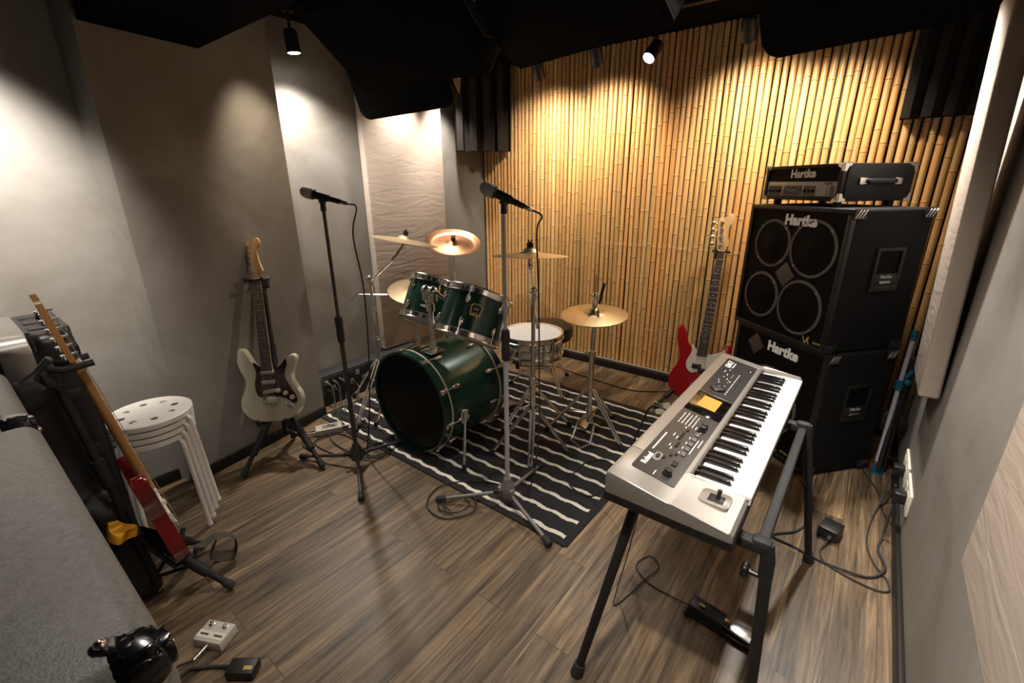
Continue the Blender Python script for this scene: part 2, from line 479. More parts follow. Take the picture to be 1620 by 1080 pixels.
    def build(self, name, mats, parent=None, world=False, smooth=35, shift=None):
        if world and parent is not None:
            bmesh.ops.transform(self.bm, matrix=WM[parent.name].inverted(), verts=list(self.bm.verts))
        if shift is not None:
            bmesh.ops.transform(self.bm, matrix=Matrix.Translation(-V(shift)), verts=list(self.bm.verts))
        me = bpy.data.meshes.new(name)
        self.bm.to_mesh(me); self.bm.free()
        if not isinstance(mats, (list, tuple)):
            mats = [mats]
        for m in mats:
            me.materials.append(m)
        for p in me.polygons:
            p.use_smooth = True
        me.set_sharp_from_angle(angle=R(smooth))
        o = bpy.data.objects.new(name, me)
        C.objects.link(o)
        if parent is not None:
            o.parent = parent
            WM[o.name] = WM[parent.name].copy()
        else:
            WM[o.name] = Matrix.Identity(4)
        if shift is not None:
            o.location = V(shift)
            WM[o.name] = Matrix.Translation(V(shift))
        return o

WM = {}

def tag(o, label, cat, group=None):
    o['label'] = label
    o['category'] = cat
    if group:
        o['group'] = group
    return o

def thing(name, label, cat, loc=(0, 0, 0), rz=0.0, group=None, M=None):
    o = bpy.data.objects.new(name, None)
    C.objects.link(o)
    o.empty_display_size = 0.05
    m = M if M is not None else (Matrix.Translation(V(loc)) @ Matrix.Rotation(rz, 4, 'Z'))
    o.matrix_world = m
    WM[o.name] = m.copy()
    return tag(o, label, cat, group)

def struct(o):
    o['kind'] = 'structure'
    return o

def dup(root, M, label, group=None):
    r = root.copy(); C.objects.link(r)
    r.matrix_world = M
    WM[r.name] = M.copy()
    r['label'] = label
    if group:
        r['group'] = group
    for ch in list(root.children):
        c = ch.copy(); C.objects.link(c); c.parent = r
        for g in list(ch.children):
            d = g.copy(); C.objects.link(d); d.parent = c
    return r

def text(body, size, M, m, parent, name='logo', extrude=0.0008, off=0.0, spacing=1.0, shear=0.0, sx=1.0, align='CENTER'):
    cu = bpy.data.curves.new('txt', 'FONT')
    cu.body = body; cu.size = size; cu.extrude = extrude; cu.offset = off
    cu.align_x = align; cu.align_y = 'CENTER'; cu.space_character = spacing; cu.shear = shear
    cu.resolution_u = 3
    to = bpy.data.objects.new('txt', cu)
    C.objects.link(to)
    bpy.context.view_layer.update()
    me = bpy.data.meshes.new_from_object(to)
    bpy.data.objects.remove(to); bpy.data.curves.remove(cu)
    me.name = name
    me.transform(M @ Matrix.Diagonal((sx, 1, 1, 1)))
    me.materials.clear(); me.materials.append(m)
    o = bpy.data.objects.new(name, me); C.objects.link(o)
    if parent is not None:
        o.parent = parent
        WM[o.name] = WM[parent.name].copy()
    return o

def cable(name, pts, label, group=None, r=0.0035, n=8, cat='cable', m=None):
    p = spline(pts, n)
    o = MB().tube(p, r, 8).build(name, m or M_RUBBER, shift=pts[0])
    return tag(o, label, cat, group)

# ================================================================== THE ROOM
HC = 2.29
XR = 0.309
YB = 3.26
YF = -1.5

def slab(name, m, c, s):
    return struct(MB().box(c, s).build(name, m))

slab('floor', M_FLOOR, (-1.2, 0.9, -0.03), (3.6, 5.2, 0.06))
slab('ceiling', M_CEIL, (-1.2, 0.9, HC + 0.03), (3.9, 5.2, 0.06))
struct(MB().box((-1.12, 0.78, 2.135), (2.86, 0.42, 0.30)).build('trim_1', M_CEIL))      # dropped black beam
slab('wall_back', M_MATTE, (-1.25, YB + 0.05, 1.15), (3.4, 0.1, 2.36))
slab('wall_front', M_PLASTER, (-1.2, YF - 0.05, 1.15), (3.6, 0.1, 2.36))
slab('wall_right', M_PLASTER, (XR + 0.06, 0.9, 1.15), (0.12, 4.9, 2.36))
_plan = [(-2.56, YF), (-2.56, 0.515), (-2.453, 0.555), (-2.60, 1.345), (-2.84, 1.345), (-2.84, YB), (-3.05, YB), (-3.05, YF)]
struct(MB().prism(_plan, -0.02, HC + 0.02).build('wall_left', M_PLASTER, smooth=20))
# baseboards
mb = MB()
for (x0, y0), (x1, y1) in (((-2.56, YF), (-2.56, 0.515)), ((-2.453, 0.555), (-2.60, 1.345)), ((-2.84, 1.345), (-2.84, 3.16))):
    d = V((x1 - x0, y1 - y0, 0)); L = d.length; d.normalize(); nrm = V((d.y, -d.x, 0))
    mb.box((L / 2, 0.006, 0.03), (L, 0.012, 0.06), M=frame((x0, y0, 0), d, -nrm * -1, (0, 0, 1)), bev=0.002)
struct(mb.build('baseboard_left', M_BASEB))
struct(MB().box((XR - 0.008, 0.85, 0.035), (0.016, 4.6, 0.07), bev=0.003).build('baseboard_right', M_BASEB))
struct(MB().box((-1.27, 3.21, 0.028), (3.13, 0.09, 0.056), bev=0.004).build('baseboard_back', M_BASEB))

# ------------------------------------------------------------------ bamboo wall
def bamboo():
    verts, faces, cols = [], [], []
    SEG = 12
    x = -2.822
    rnd = random.Random(3)
    while x < XR - 0.012:
        rad = rnd.uniform(0.0140, 0.0180)
        cx = x + rad
        cy = 3.238 - rnd.uniform(0, 0.004)
        hue = rnd.random()
        if hue < 0.55:
            base = V((0.595, 0.358, 0.148))
        elif hue < 0.78:
            base = V((0.52, 0.335, 0.132))
        elif hue < 0.93:
            base = V((0.585, 0.318, 0.115))
        else:
            base = V((0.66, 0.45, 0.21))
        base *= rnd.uniform(0.84, 1.10)
        z = 0.062
        lean = rnd.uniform(-0.004, 0.004)
        nz = z + rnd.uniform(0.03, 0.26)
        prof = [(z, 1.0, 1.0)]
        step = rnd.uniform(0.20, 0.31)
        while nz < 2.27:
            tone = rnd.uniform(0.975, 1.025)
            prof += [(nz - 0.007, 0.985, tone * 0.96), (nz - 0.0100, 1.0, tone), (nz - 0.0055, 1.05, tone * 1.15), (nz - 0.0014, 1.005, 0.42), (nz + 0.0014, 1.005, 0.42), (nz + 0.0050, 1.07, tone * 1.24), (nz + 0.0105, 1.0, tone), (nz + 0.010, 0.985, tone)]
            nz += step * rnd.uniform(0.82, 1.15)
        prof.append((2.292, 1.0, 1.0))
        off = len(verts)
        bend = rnd.uniform(-0.003, 0.003)
        for (pz, k, tn) in prof:
            u = pz / 2.29
            ox = lean * (u - 0.5) + bend * math.sin(u * PI * 2.2)
            for s in range(SEG):
                a = 2 * PI * s / SEG
                verts.append((cx + ox + rad * k * math.cos(a), cy + rad * k * math.sin(a), pz))
                c = base * tn
                cols.append((min(1, c.x), min(1, c.y), min(1, c.z), 1))
        for i in range(len(prof) - 1):
            for s in range(SEG):
                j = (s + 1) % SEG
                faces.append((off + i * SEG + s, off + i * SEG + j, off + (i + 1) * SEG + j, off + (i + 1) * SEG + s))
        x += 2 * rad + rnd.uniform(0.0024, 0.0075)
    me = bpy.data.meshes.new('bamboo_cladding')
    me.from_pydata(verts, [], faces)
    ca = me.color_attributes.new('tint', 'FLOAT_COLOR', 'POINT')
    flat = [v for c in cols for v in c]
    ca.data.foreach_set('color', flat)
    me.materials.append(M_BAMBOO)
    for p in me.polygons:
        p.use_smooth = True
    me.set_sharp_from_angle(angle=R(50))
    o = bpy.data.objects.new('bamboo_cladding', me)
    C.objects.link(o)
    tag(o, 'upright golden bamboo canes covering the whole back wall', 'wall cladding')
    WM[o.name] = Matrix.Identity(4)
    mb = MB()
    mb.box((-1.27, 3.208, 0.0585), (3.12, 0.03, 0.005), bev=0.001)
    mb.build('bottom_rail', M_RAIL, o)
    mb = MB()
    for zz in (0.36, 0.98, 1.58):
        pts = [(-2.82 + 0.02 * i, 3.2178 + (0.0016 if i % 2 else 0), zz) for i in range(155)]
        mb.tube(pts, 0.0005, 5)
    mb.build('binding_wire', M_RAIL, o)
    return o
bamboo()

# ------------------------------------------------------------------ acoustic foam
def foam(p0, p1, z0, z1, label, depth=0.075, n=4):
    p0 = V((*p0, 0)); p1 = V((*p1, 0))
    u = (p1 - p0); w = u.length; u.normalize()
    nrm = V((u.y, -u.x, 0))       # towards the room
    out = [(0, 0)]
    pitch = w / n
    for i in range(n):
        a = i * pitch
        out += [(a + 0.002, depth), (a + pitch * 0.46, depth), (a + pitch * 0.50, depth * 0.42), (a + pitch * 0.93, depth * 0.30), (a + pitch * 0.97, depth * 0.34)]
    out += [(w, depth), (w, 0)]
    o = MB().prism(out, 0, z1 - z0, M=frame((p0.x, p0.y, z0), u, nrm, (0, 0, 1)), bev=0.003, seg=1).build('foam_panel', M_FOAM, smooth=25, shift=(p0.x, p0.y, z0))
    return tag(o, label, 'acoustic foam', 'ridged foam panels under the ceiling')
foam((-2.79, 2.85), (-2.53, 3.20), 1.66, 2.285, 'charcoal ridged foam panel across the bamboo and plaster corner')
foam((-0.02, 3.205), (0.30, 3.205), 1.695, 2.285, 'charcoal ridged foam panel on bamboo above the bass amplifier stack')

# ------------------------------------------------------------------ fabric wrapped panels
def wrapped(name, c, s, label, bev=0.012):
    o = MB().box((0, 0, 0), s, bev=bev, seg=3).build(name, M_FABRIC)
    o.location = c
    return tag(o, label, 'acoustic panel', 'fabric wrapped acoustic panels')
wrapped('acoustic_panel', (-2.808, 2.335, 1.18), (0.06, 0.715, 1.92), 'wrinkled beige fabric panel on plaster wall behind the drum kit')
_cp = wrapped('acoustic_panel', (0.242, 2.325, 1.31), (0.062, 0.34, 1.345), 'narrow thick pale fabric panel beside the bass amplifier stack')
_cp.rotation_euler = (0, R(-2.4), 0)
wrapped('acoustic_panel', (0.282, 0.64, 1.30), (0.05, 0.95, 1.24), 'wide pale fabric panel close to the camera above baseboard', bev=0.01)

# ------------------------------------------------------------------ spot lamps
track = MB().box((-1.1, 2.76, HC - 0.012), (2.5, 0.035, 0.024), bev=0.003).build('lighting_track', M_BLACK)
tag(track, 'black lighting track on ceiling along the bamboo wall', 'lighting track')

def spot_lamp(key, label, group='black ceiling spot lamps', lens=M_LENS):
    pos, aim, watts, cone, blend, colr = LAMPS[key]
    P0, A = V(pos), V(aim)
    d = (A - P0).normalized()
    t = thing('spot_lamp', label, 'spot lamp', (pos[0], pos[1], HC), 0, group)
    mb = MB()
    mb.cyl((P0.x, P0.y, HC), (P0.x, P0.y, HC - 0.02), 0.03, seg=20)
    mb.cyl((P0.x, P0.y, HC - 0.02), P0 - d * 0.02, 0.008, seg=10)
    mb.build('stem', M_BLACK, t, world=True)
    m, _ = basis(P0 - d * 0.05, P0 + d * 0.07)
    mb = MB()
    mb.lathe([(0.0, 0.0), (0.026, 0.0), (0.034, 0.012), (0.036, 0.11), (0.033, 0.11), (0.0315, 0.100), (0, 0.095)], m, 24)
    for k in range(4):
        mb.torus(m @ Matrix.Translation((0, 0, 0.02 + 0.012 * k)), 0.035, 0.002, 24, 6)
    mb.build('housing', M_BLACK, t, world=True)
    MB().lathe([(0, 0.0965), (0.031, 0.105), (0.030, 0.110), (0, 0.1135)], m, 24).build('lens', lens, t, world=True)
    ld = bpy.data.lights.new('bulb', 'SPOT')
    ld.energy = watts; ld.color = colr; ld.spot_size = R(cone); ld.spot_blend = blend; ld.shadow_soft_size = 0.035
    lo = bpy.data.objects.new('bulb', ld); C.objects.link(lo)
    z = -d
    x = z.orthogonal().normalized(); y = z.cross(x)
    lm = frame(P0 + d * 0.078, x, y, z)
    lo.parent = t
    lo.matrix_local = WM[t.name].inverted() @ lm
    return t

spot_lamp('bamboo_a', 'black spot lamp on the track, nearest the corner foam panel', lens=M_LENSDIM)
spot_lamp('bamboo_b', 'unlit looking black spot lamp on the track, second from the corner foam', lens=M_LENSDIM)
spot_lamp('stage', 'glowing spot lamp on the track turned towards the room')
spot_lamp('bamboo_c', 'black spot lamp on the track beside the rounded hanging loudspeaker', lens=M_LENSDIM)
spot_lamp('bamboo_d', 'black spot lamp on the track hidden behind the rounded hanging loudspeaker', lens=M_LENSDIM)
spot_lamp('plaster_a', 'glowing spot lamp under ceiling by the plaster wall above the guitar')
spot_lamp('fabric_a', 'spot lamp over the beige fabric panel, behind the hanging loudspeakers', lens=M_LENSDIM)
spot_lamp('fabric_b', 'spot lamp over the plaster corner beside the foam panel', lens=M_LENSDIM)
spot_lamp('plaster_b', 'spot lamp over the wedge shaped plaster panel behind the beam', lens=M_LENSDIM)
spot_lamp('plaster_c', 'spot lamp over the plaster wall beside the flight case', lens=M_LENSDIM)
spot_lamp('column_a', 'spot lamp over the narrow fabric panel by the amplifier', lens=M_LENSDIM)
spot_lamp('panel_a', 'spot lamp over the wide fabric panel', lens=M_LENSDIM)
spot_lamp('rug_fill', 'unseen fill lamp added beside the beam over the striped rug', lens=M_LENSDIM)
spot_lamp('floor_a', 'spot lamp over the keyboard', lens=M_LENSDIM)
spot_lamp('floor_b', 'spot lamp over the open wood floor', lens=M_LENSDIM)

# ------------------------------------------------------------------ hanging loudspeakers
def rrect(w, h, r, n=5):
    o = []
    for cx, cy, a0 in ((w - r, r, -90), (w - r, h - r, 0), (r, h - r, 90), (r, r, 180)):
        for k in range(n + 1):
            a = R(a0 + 90 * k / n)
            o.append((cx + r * math.cos(a), cy + r * math.sin(a)))
    return o

def loudspeaker(Lp, Rp, tilt, label, roll=0.0, h=0.36, depth=0.27, rad=0.05, taper=0.10, logo=None, bracket=M_MATTE, ends=(1,)):
    Lp, Rp = V(Lp), V(Rp)
    u = (Rp - Lp); w = u.length; u.normalize()
    nh = V((u.y, -u.x, 0)).normalized()
    zt = V((0, 0, 1))
    if roll:
        u = (u * math.cos(roll) + zt * math.sin(roll)).normalized()
        zt = nh.cross(u) * -1
        if zt.z < 0: zt = -zt
    e = (zt * math.cos(tilt) + nh * math.sin(tilt)).normalized()
    n = u.cross(e)
    if n.dot(nh) < 0: n = -n
    Mf = frame(Lp, u, e, n)
    if Mf.determinant() < 0:
        n = -n
    t = thing('loudspeaker', label, 'loudspeaker', Lp, 0, 'black loudspeakers hung from the ceiling')
    mb = MB()
    mb.prism(rrect(w, h, rad), -0.09, 0.0, M=Mf, bev=0.012)
    # tapering rear shell
    tk = taper
    f0 = rrect(w - 0.012, h - 0.012, rad)
    t2 = bmesh.new()
    a = [t2.verts.new(V((p[0] + 0.006, p[1] + 0.006, -0.088))) for p in f0]
    b = [t2.verts.new(V((tk + p[0] * (w - 2 * tk) / w, tk * 0.5 + p[1] * (h - tk) / h, -depth))) for p in f0]
    for i in range(len(a)):
        j = (i + 1) % len(a)
        t2.faces.new((a[i], a[j], b[j], b[i]))
    t2.faces.new(list(reversed(a))); t2.faces.new(b)
    bmesh.ops.recalc_face_normals(t2, faces=list(t2.faces))
    mb._merge(t2, Mf)
    mb.build('cabinet', M_SPK, t, world=True)
    MB().prism([(p[0] + 0.022, p[1] + 0.022) for p in rrect(w - 0.044, h - 0.044, max(0.012, rad - 0.02))], 0.0, 0.008, M=Mf, bev=0.004).build('grille', M_SPK, t, world=True)
    mb = MB()
    for end in ends:
        xe = w + 0.012 if end else -0.012
        mb.prism([(-0.02, -0.01), (0.03, 0.05), (0.035, 0.17), (-0.005, 0.30), (-0.06, 0.30), (-0.10, 0.17), (-0.095, 0.06)], -0.004, 0.004,
                 M=Mf @ Matrix.Translation((xe, 0.06, -0.06)) @ Matrix(((0, 0, 1, 0), (0, 1, 0, 0), (1, 0, 0, 0), (0, 0, 0, 1))), bev=0.002, seg=1)
    bk = mb.build('yoke_bracket', bracket, t, world=True)
    for yy, rr in ((0.20, 0.014), (0.09, 0.008)):
        MB().cyl(Mf @ V((w + 0.010, yy, -0.075)), Mf @ V((w + 0.024, yy, -0.075)), rr, seg=14).build('bolt', M_STEEL, bk, world=True)
    # drop rods to the ceiling
    mb = MB()
    top = Mf @ V((w / 2, h * 0.75, -0.12))
    mb.cyl(top, (top.x, top.y, HC), 0.014, seg=12)
    mb.box((top.x, top.y, HC - 0.006), (0.14, 0.14, 0.012), bev=0.002)
    mb.build('ceiling_mount', M_MATTE, t, world=True)
    if logo:
        lx, ly, rot, size, body = logo
        Ml = WM[t.name].inverted() @ Mf @ Matrix.Translation((lx, ly, 0.0095)) @ Matrix.Rotation(rot, 4, 'Z')
        text(body, size, Ml, M_GREYPRINT, t, spacing=0.95, off=0.0006)
    return t
loudspeaker((-2.685, 1.928, 1.790), (-2.105, 2.165, 1.790), R(20), 'black loudspeaker with tan side bracket hanging over the beige fabric panel', roll=R(5), bracket=M_TAN, depth=0.17, logo=(0.49, 0.27, R(-90), 0.05, 'QSC'))
loudspeaker((-1.717, 1.256, 1.757), (-1.113, 1.33, 1.757), R(55), 'dark square cornered loudspeaker hanging beside the beam, over the drum kit', rad=0.015, taper=0.08, depth=0.17)
loudspeaker((-1.092, 1.435, 1.778), (-0.499, 1.32, 1.778), R(55), 'dark square cornered loudspeaker hanging in front of the bamboo wall', rad=0.015, taper=0.08, depth=0.17)
loudspeaker((-0.44, 2.033, 1.814), (0.1415, 1.90, 1.814), R(32), 'black round cornered loudspeaker hanging above the amplifier stack', logo=(0.045, 0.27, R(-90), 0.055, 'QSC'))

# ================================================================== RUG
def rug():
    x0, x1, y0, y1 = -2.60, -0.748, 1.300, 2.632
    o = MB().prism(rrect(x1 - x0, y1 - y0, 0.012), 0, 0.007, M=Matrix.Translation((x0, y0, 0.0005)), bev=0.002, seg=1)
    rnd = random.Random(11)
    t = bmesh.new()
    for i in range(13):
        yc = 1.344 + i * 0.1027
        n = 150
        rows = []
        ph = rnd.uniform(0, 9)
        for k in range(n + 1):
            x = x0 + 0.03 + (x1 - x0 - 0.062) * k / n
            a = yc + 0.0042 * math.sin(x * 57 + ph) + rnd.uniform(-0.0012, 0.0012)
            hw = 0.0105 + rnd.uniform(-0.0022, 0.0022)
            rows.append([t.verts.new(V((x, a - hw, 0.0072))), t.verts.new(V((x, a - hw * 0.6, 0.0098))), t.verts.new(V((x, a + hw * 0.6, 0.0098))), t.verts.new(V((x, a + hw, 0.0072)))])
        for p, q in zip(rows[:-1], rows[1:]):
            for c in range(3):
                t.faces.new((p[c], q[c], q[c + 1], p[c + 1]))
        t.faces.new(rows[0]); t.faces.new(list(reversed(rows[-1])))
    bmesh.ops.recalc_face_normals(t, faces=list(t.faces))
    o._merge(t, None, 1)
    o = o.build('rug', [M_RUGB, M_RUGW])
    tag(o, 'black rug with wavy ivory stripes under the drum kit', 'rug')
rug()
RUGZ = 0.0075

# ================================================================== DRUM KIT
def tilt_n(az, tilt):
    return V((math.cos(az) * math.sin(tilt), math.sin(az) * math.sin(tilt), math.cos(tilt)))

def axis_frame(c, n, ref=(0, 0, 1)):
    n = V(n).normalized()
    x = V(ref).cross(n)
    if x.length < 1e-3:
        x = V((1, 0, 0))
    x.normalize()
    return frame(c, x, n.cross(x), n)

def ring_prof(r0, r1, z0, z1):
    return [(r0, z0), (r1, z0), (r1, z1), (r0, z1), (r0, z0)]

# ---- bass drum, axis along +Y
BDC = V((-1.81, 1.40, 0.2935))
t = thing('bass_drum', 'large dark green bass drum with black front head on the striped rug', 'bass drum', (-1.81, 1.64, RUGZ))
Mb = frame(BDC, (1, 0, 0), (0, 0, -1), (0, 1, 0))       # local z runs to the rear (+Y)
MB().lathe(ring_prof(0.268, 0.279, 0.03, 0.455), Mb, 64, capa=False, capb=False).build('shell', M_GREEN, t, world=True)
for z0, z1, s in ((0.0, 0.050, 1), (0.435, 0.485, -1)):
    h = MB().lathe(ring_prof(0.272, 0.2865, z0, z1), Mb, 64, capa=False, capb=False).build('hoop', M_GREEN, t, world=True)
    zz = z1 if s > 0 else z0
    MB().lathe(ring_prof(0.279, 0.2885, zz - 0.004, zz + 0.004), Mb, 64, capa=False, capb=False).build('inlay_strip', M_IVORYLINE, h, world=True)
MB().lathe([(0, 0.012), (0.262, 0.012), (0.272, 0.022), (0.272, 0.028), (0, 0.028)], Mb, 64).build('front_head', M_HEADB, t, world=True)
MB().lathe([(0, 0.455), (0.270, 0.455), (0.270, 0.468), (0, 0.468)], Mb, 64).build('batter_head', M_HEADCLEAR, t, world=True)
for k in range(10):
    a = R(9 + 36 * k)
    if k % 5 == 2 and math.sin(a) > 2:
        continue
    for z0, z1, s in ((0.018, 0.115, 1), (0.467, 0.370, -1)):
        rd = V((math.cos(a), math.sin(a), 0))
        mb = MB()
        p = rd * 0.291
        zc = z0
        mb.box((0.291, 0, zc + s * 0.008), (0.012, 0.024, 0.034), M=Matrix.Rotation(a, 4, 'Z'), bev=0.003)
        mb.cyl(rd * 0.296 + V((0, 0, zc - s * 0.016)), rd * 0.296 + V((0, 0, z1)), 0.0035, seg=8)
        mb.box((0.298, 0, zc - s * 0.016), (0.010, 0.030, 0.007), M=Matrix.Rotation(a, 4, 'Z'), bev=0.002)
        mb.sph((0.287, 0, z1), 0.014, 12, sc=(0.9, 0.85, 2.0), M=Matrix.Rotation(a, 4, 'Z'))
        bm_ = mb.build('claw_hook', M_CHROME, t)
        bm_.data.transform(WM[t.name].inverted() @ Mb)
for sx in (1, -1):
    mb = MB()
    bx = -1.81 + sx * 0.285
    mb.box((bx, 1.53, 0.255), (0.030, 0.05, 0.075), bev=0.010)
    mb.cyl((bx, 1.53, 0.265), (bx + sx * 0.03, 1.52, 0.265), 0.016, seg=14)
    mb.cyl((bx + sx * 0.02, 1.52, 0.29), (bx + sx * 0.085, 1.43, 0.03), 0.0075, seg=10)
    mb.cyl((bx + sx * 0.05, 1.475, 0.15), (bx + sx * 0.075, 1.475, 0.15), 0.004, seg=8)
    sp = mb.build('spur', M_CHROME, t, world=True)
    MB().cyl((bx + sx * 0.082, 1.434, 0.045), (bx + sx * 0.089, 1.426, RUGZ), 0.014, 0.011, seg=12).build('rubber_foot', M_RUBBER, sp, world=True)
mb = MB()
mb.box((-1.74, 1.535, 0.573), (0.085, 0.10, 0.012), bev=0.004)
mb.cyl((-1.74, 1.54, 0.575), (-1.74, 1.54, 0.625), 0.021, 0.017, seg=18)
mb.box((-1.775, 1.535, 0.60), (0.05, 0.012, 0.012), bev=0.003)
mb.cyl((-1.74, 1.54, 0.58), (-1.74, 1.54, 0.905), 0.0145, seg=16)
mb.cyl((-1.74, 1.54, 0.79), (-1.74, 1.54, 0.83), 0.024, seg=18)
mb.box((-1.78, 1.54, 0.81), (0.07, 0.016, 0.012), bev=0.004)
for sx in (-1, 1):
    mb.sph((-1.74 + sx * 0.026, 1.54, 0.895), 0.027, 16)
    mb.cyl((-1.74 + sx * 0.026, 1.54, 0.895), (-1.74 + sx * 0.026, 1.54, 0.845), 0.021, seg=16)
mb.cyl((-1.79, 1.55, 0.88), (-1.80, 1.585, 0.76), 0.009, seg=10)
mb.cyl((-1.71, 1.545, 0.90), (-1.632, 1.565, 0.845), 0.0085, seg=10)
mb.cyl((-1.765, 1.55, 0.90), (-1.785, 1.600, 0.86), 0.0085, seg=10)
mb.build('tom_mount', M_CHROME, t, world=True)

def tom(label, c, n, r, h, badge=None, lugs=6, lug_off=0.0):
    t = thing('tom_drum', label, 'tom drum', c, 0, 'tom drums above the bass drum')
    Mt = axis_frame(V(c), n)
    MB().lathe(ring_prof(r - 0.012, r - 0.007, -h + 0.008, -0.008), Mt, 56, capa=False, capb=False).build('shell', M_GREEN, t, world=True)
    for z in (0.0, -h):
        s = 1 if z == 0.0 else -1
        MB().lathe([(r - 0.006, z + s * 0.006), (r + 0.001, z + s * 0.008), (r + 0.003, z + s * 0.004), (r, z), (r, z - s * 0.022), (r + 0.004, z - s * 0.026), (r - 0.006, z - s * 0.026), (r - 0.006, z + s * 0.006)], Mt, 56, capa=False, capb=False).build('hoop', M_CHROME, t, world=True)
        MB().lathe([(0, z - s * 0.004), (r - 0.006, z - s * 0.006), (r - 0.006, z - s * 0.010), (0, z - s * 0.009)], Mt, 48).build('drum_head', M_HEADCLEAR, t, world=True)
    for k in range(lugs):
        a = 2 * PI * k / lugs + lug_off
        Rm = Mt @ Matrix.Rotation(a, 4, 'Z')
        for z, s in ((-0.058, 1), (-h + 0.058, -1)):
            mb = MB()
            mb.sph((r - 0.004, 0, z), 0.0125, 12, sc=(0.9, 0.95, 1.75), M=Rm)
            mb.cyl((r + 0.004, 0, z), (r + 0.004, 0, z + s * 0.06), 0.0032, seg=8, M=Rm)
            mb.cyl((r + 0.004, 0, z + s * 0.050), (r + 0.004, 0, z + s * 0.064), 0.006, seg=8, M=Rm)
            mb.build('lug', M_CHROME, t, world=True)
    if badge is not None:
        # shield badge on the shell towards azimuth 'badge'
        Rm = Mt @ Matrix.Rotation(badge, 4, 'Z')
        sh = [(-0.029, 0.017), (-0.019, 0.031), (0.019, 0.031), (0.029, 0.017), (0.022, -0.027), (-0.022, -0.027)]
        P = frame((r - 0.0075, 0, -h / 2 + 0.012), (0, 1, 0), (0, 0, 1), (1, 0, 0))
        b = MB().prism(sh, -0.001, 0.0022, M=Rm @ P, bev=0.0008, seg=1).build('badge', M_BADGE, t, world=True)
        MB().prism([(p[0] * 0.78, p[1] * 0.74 + 0.002) for p in sh], 0.0018, 0.0028, M=Rm @ P).build('badge_field', M_BLACK, b, world=True)
        mb = MB()
        for dx in (-0.008, 0, 0.008):
            mb.box((dx, -0.016, 0.003), (0.004, 0.012, 0.0012), M=Rm @ P)
        mb.torus(Rm @ P @ Matrix.Translation((0, 0.006, 0.0028)) @ Matrix.Diagonal((1.3, 0.8, 1, 1)), 0.008, 0.0012, 24, 6)
        mb.box((0, 0.006, 0.003), (0.014, 0.003, 0.0012), M=Rm @ P)
        mb.build('badge_emblem', M_NICKEL, b, world=True)
    return t
tom('smaller dark green tom drum with chrome hoops, nearer the plaster wall', (-1.885, 1.725, 0.885), tilt_n(R(95), R(30)), 0.146, 0.225, lug_off=R(20))
tom('dark green tom drum with gold shield badge, beside the snare drum', (-1.475, 1.63, 0.895), tilt_n(R(90), R(29)), 0.162, 0.225, badge=R(133), lug_off=R(-5))

# ---- snare drum
SN = V((-1.475, 2.075, 0.585))
t = thing('snare_drum', 'chrome snare drum with white head on a low stand', 'snare drum', SN)
Mt = Matrix.Translation(SN)
MB().lathe([(0.168, -0.130), (0.171, -0.126), (0.171, -0.068), (0.1735, -0.064), (0.171, -0.060), (0.171, -0.010), (0.168, -0.008)], Mt, 56, capa=False, capb=False).build('shell', M_CHROME, t, world=True)
for z, s in ((0, 1), (-0.138, -1)):
    MB().lathe([(0.172, z + s * 0.006), (0.180, z + s * 0.008), (0.183, z + s * 0.004), (0.180, z), (0.180, z - s * 0.020), (0.184, z - s * 0.024), (0.174, z - s * 0.024), (0.172, z + s * 0.006)], Mt, 56, capa=False, capb=False).build('hoop', M_CHROME, t, world=True)
MB().lathe([(0, 0.002), (0.168, 0.001), (0.173, -0.003), (0.173, -0.010), (0, -0.006)], Mt, 56).build('batter_head', M_HEADW, t, world=True)
MB().lathe([(0, -0.132), (0.171, -0.132), (0.171, -0.137), (0, -0.137)], Mt, 48).build('snare_side_head', M_HEADCLEAR, t, world=True)
for k in range(8):
    Rm = Mt @ Matrix.Rotation(R(45 * k + 12), 4, 'Z')
    mb = MB()
    mb.cyl((0.178, 0, -0.035), (0.178, 0, -0.100), 0.0062, seg=10, M=Rm)
    mb.sph((0.177, 0, -0.040), 0.009, 10, M=Rm)
    mb.sph((0.177, 0, -0.095), 0.009, 10, M=Rm)
    mb.cyl((0.183, 0, 0.010), (0.183, 0, -0.145), 0.003, seg=8, M=Rm)
    mb.build('lug', M_CHROME, t, world=True)
Rm = Mt @ Matrix.Rotation(R(-12), 4, 'Z')
MB().box((0.190, 0, -0.055), (0.022, 0.035, 0.075), M=Rm, bev=0.006).build('strainer', M_NICKEL, t, world=True)
Rm = Mt @ Matrix.Rotation(R(-108), 4, 'Z')
MB().box((0.1725, 0, -0.068), (0.003, 0.044, 0.030), M=Rm, bev=0.001).build('badge', M_BADGE, t, world=True)

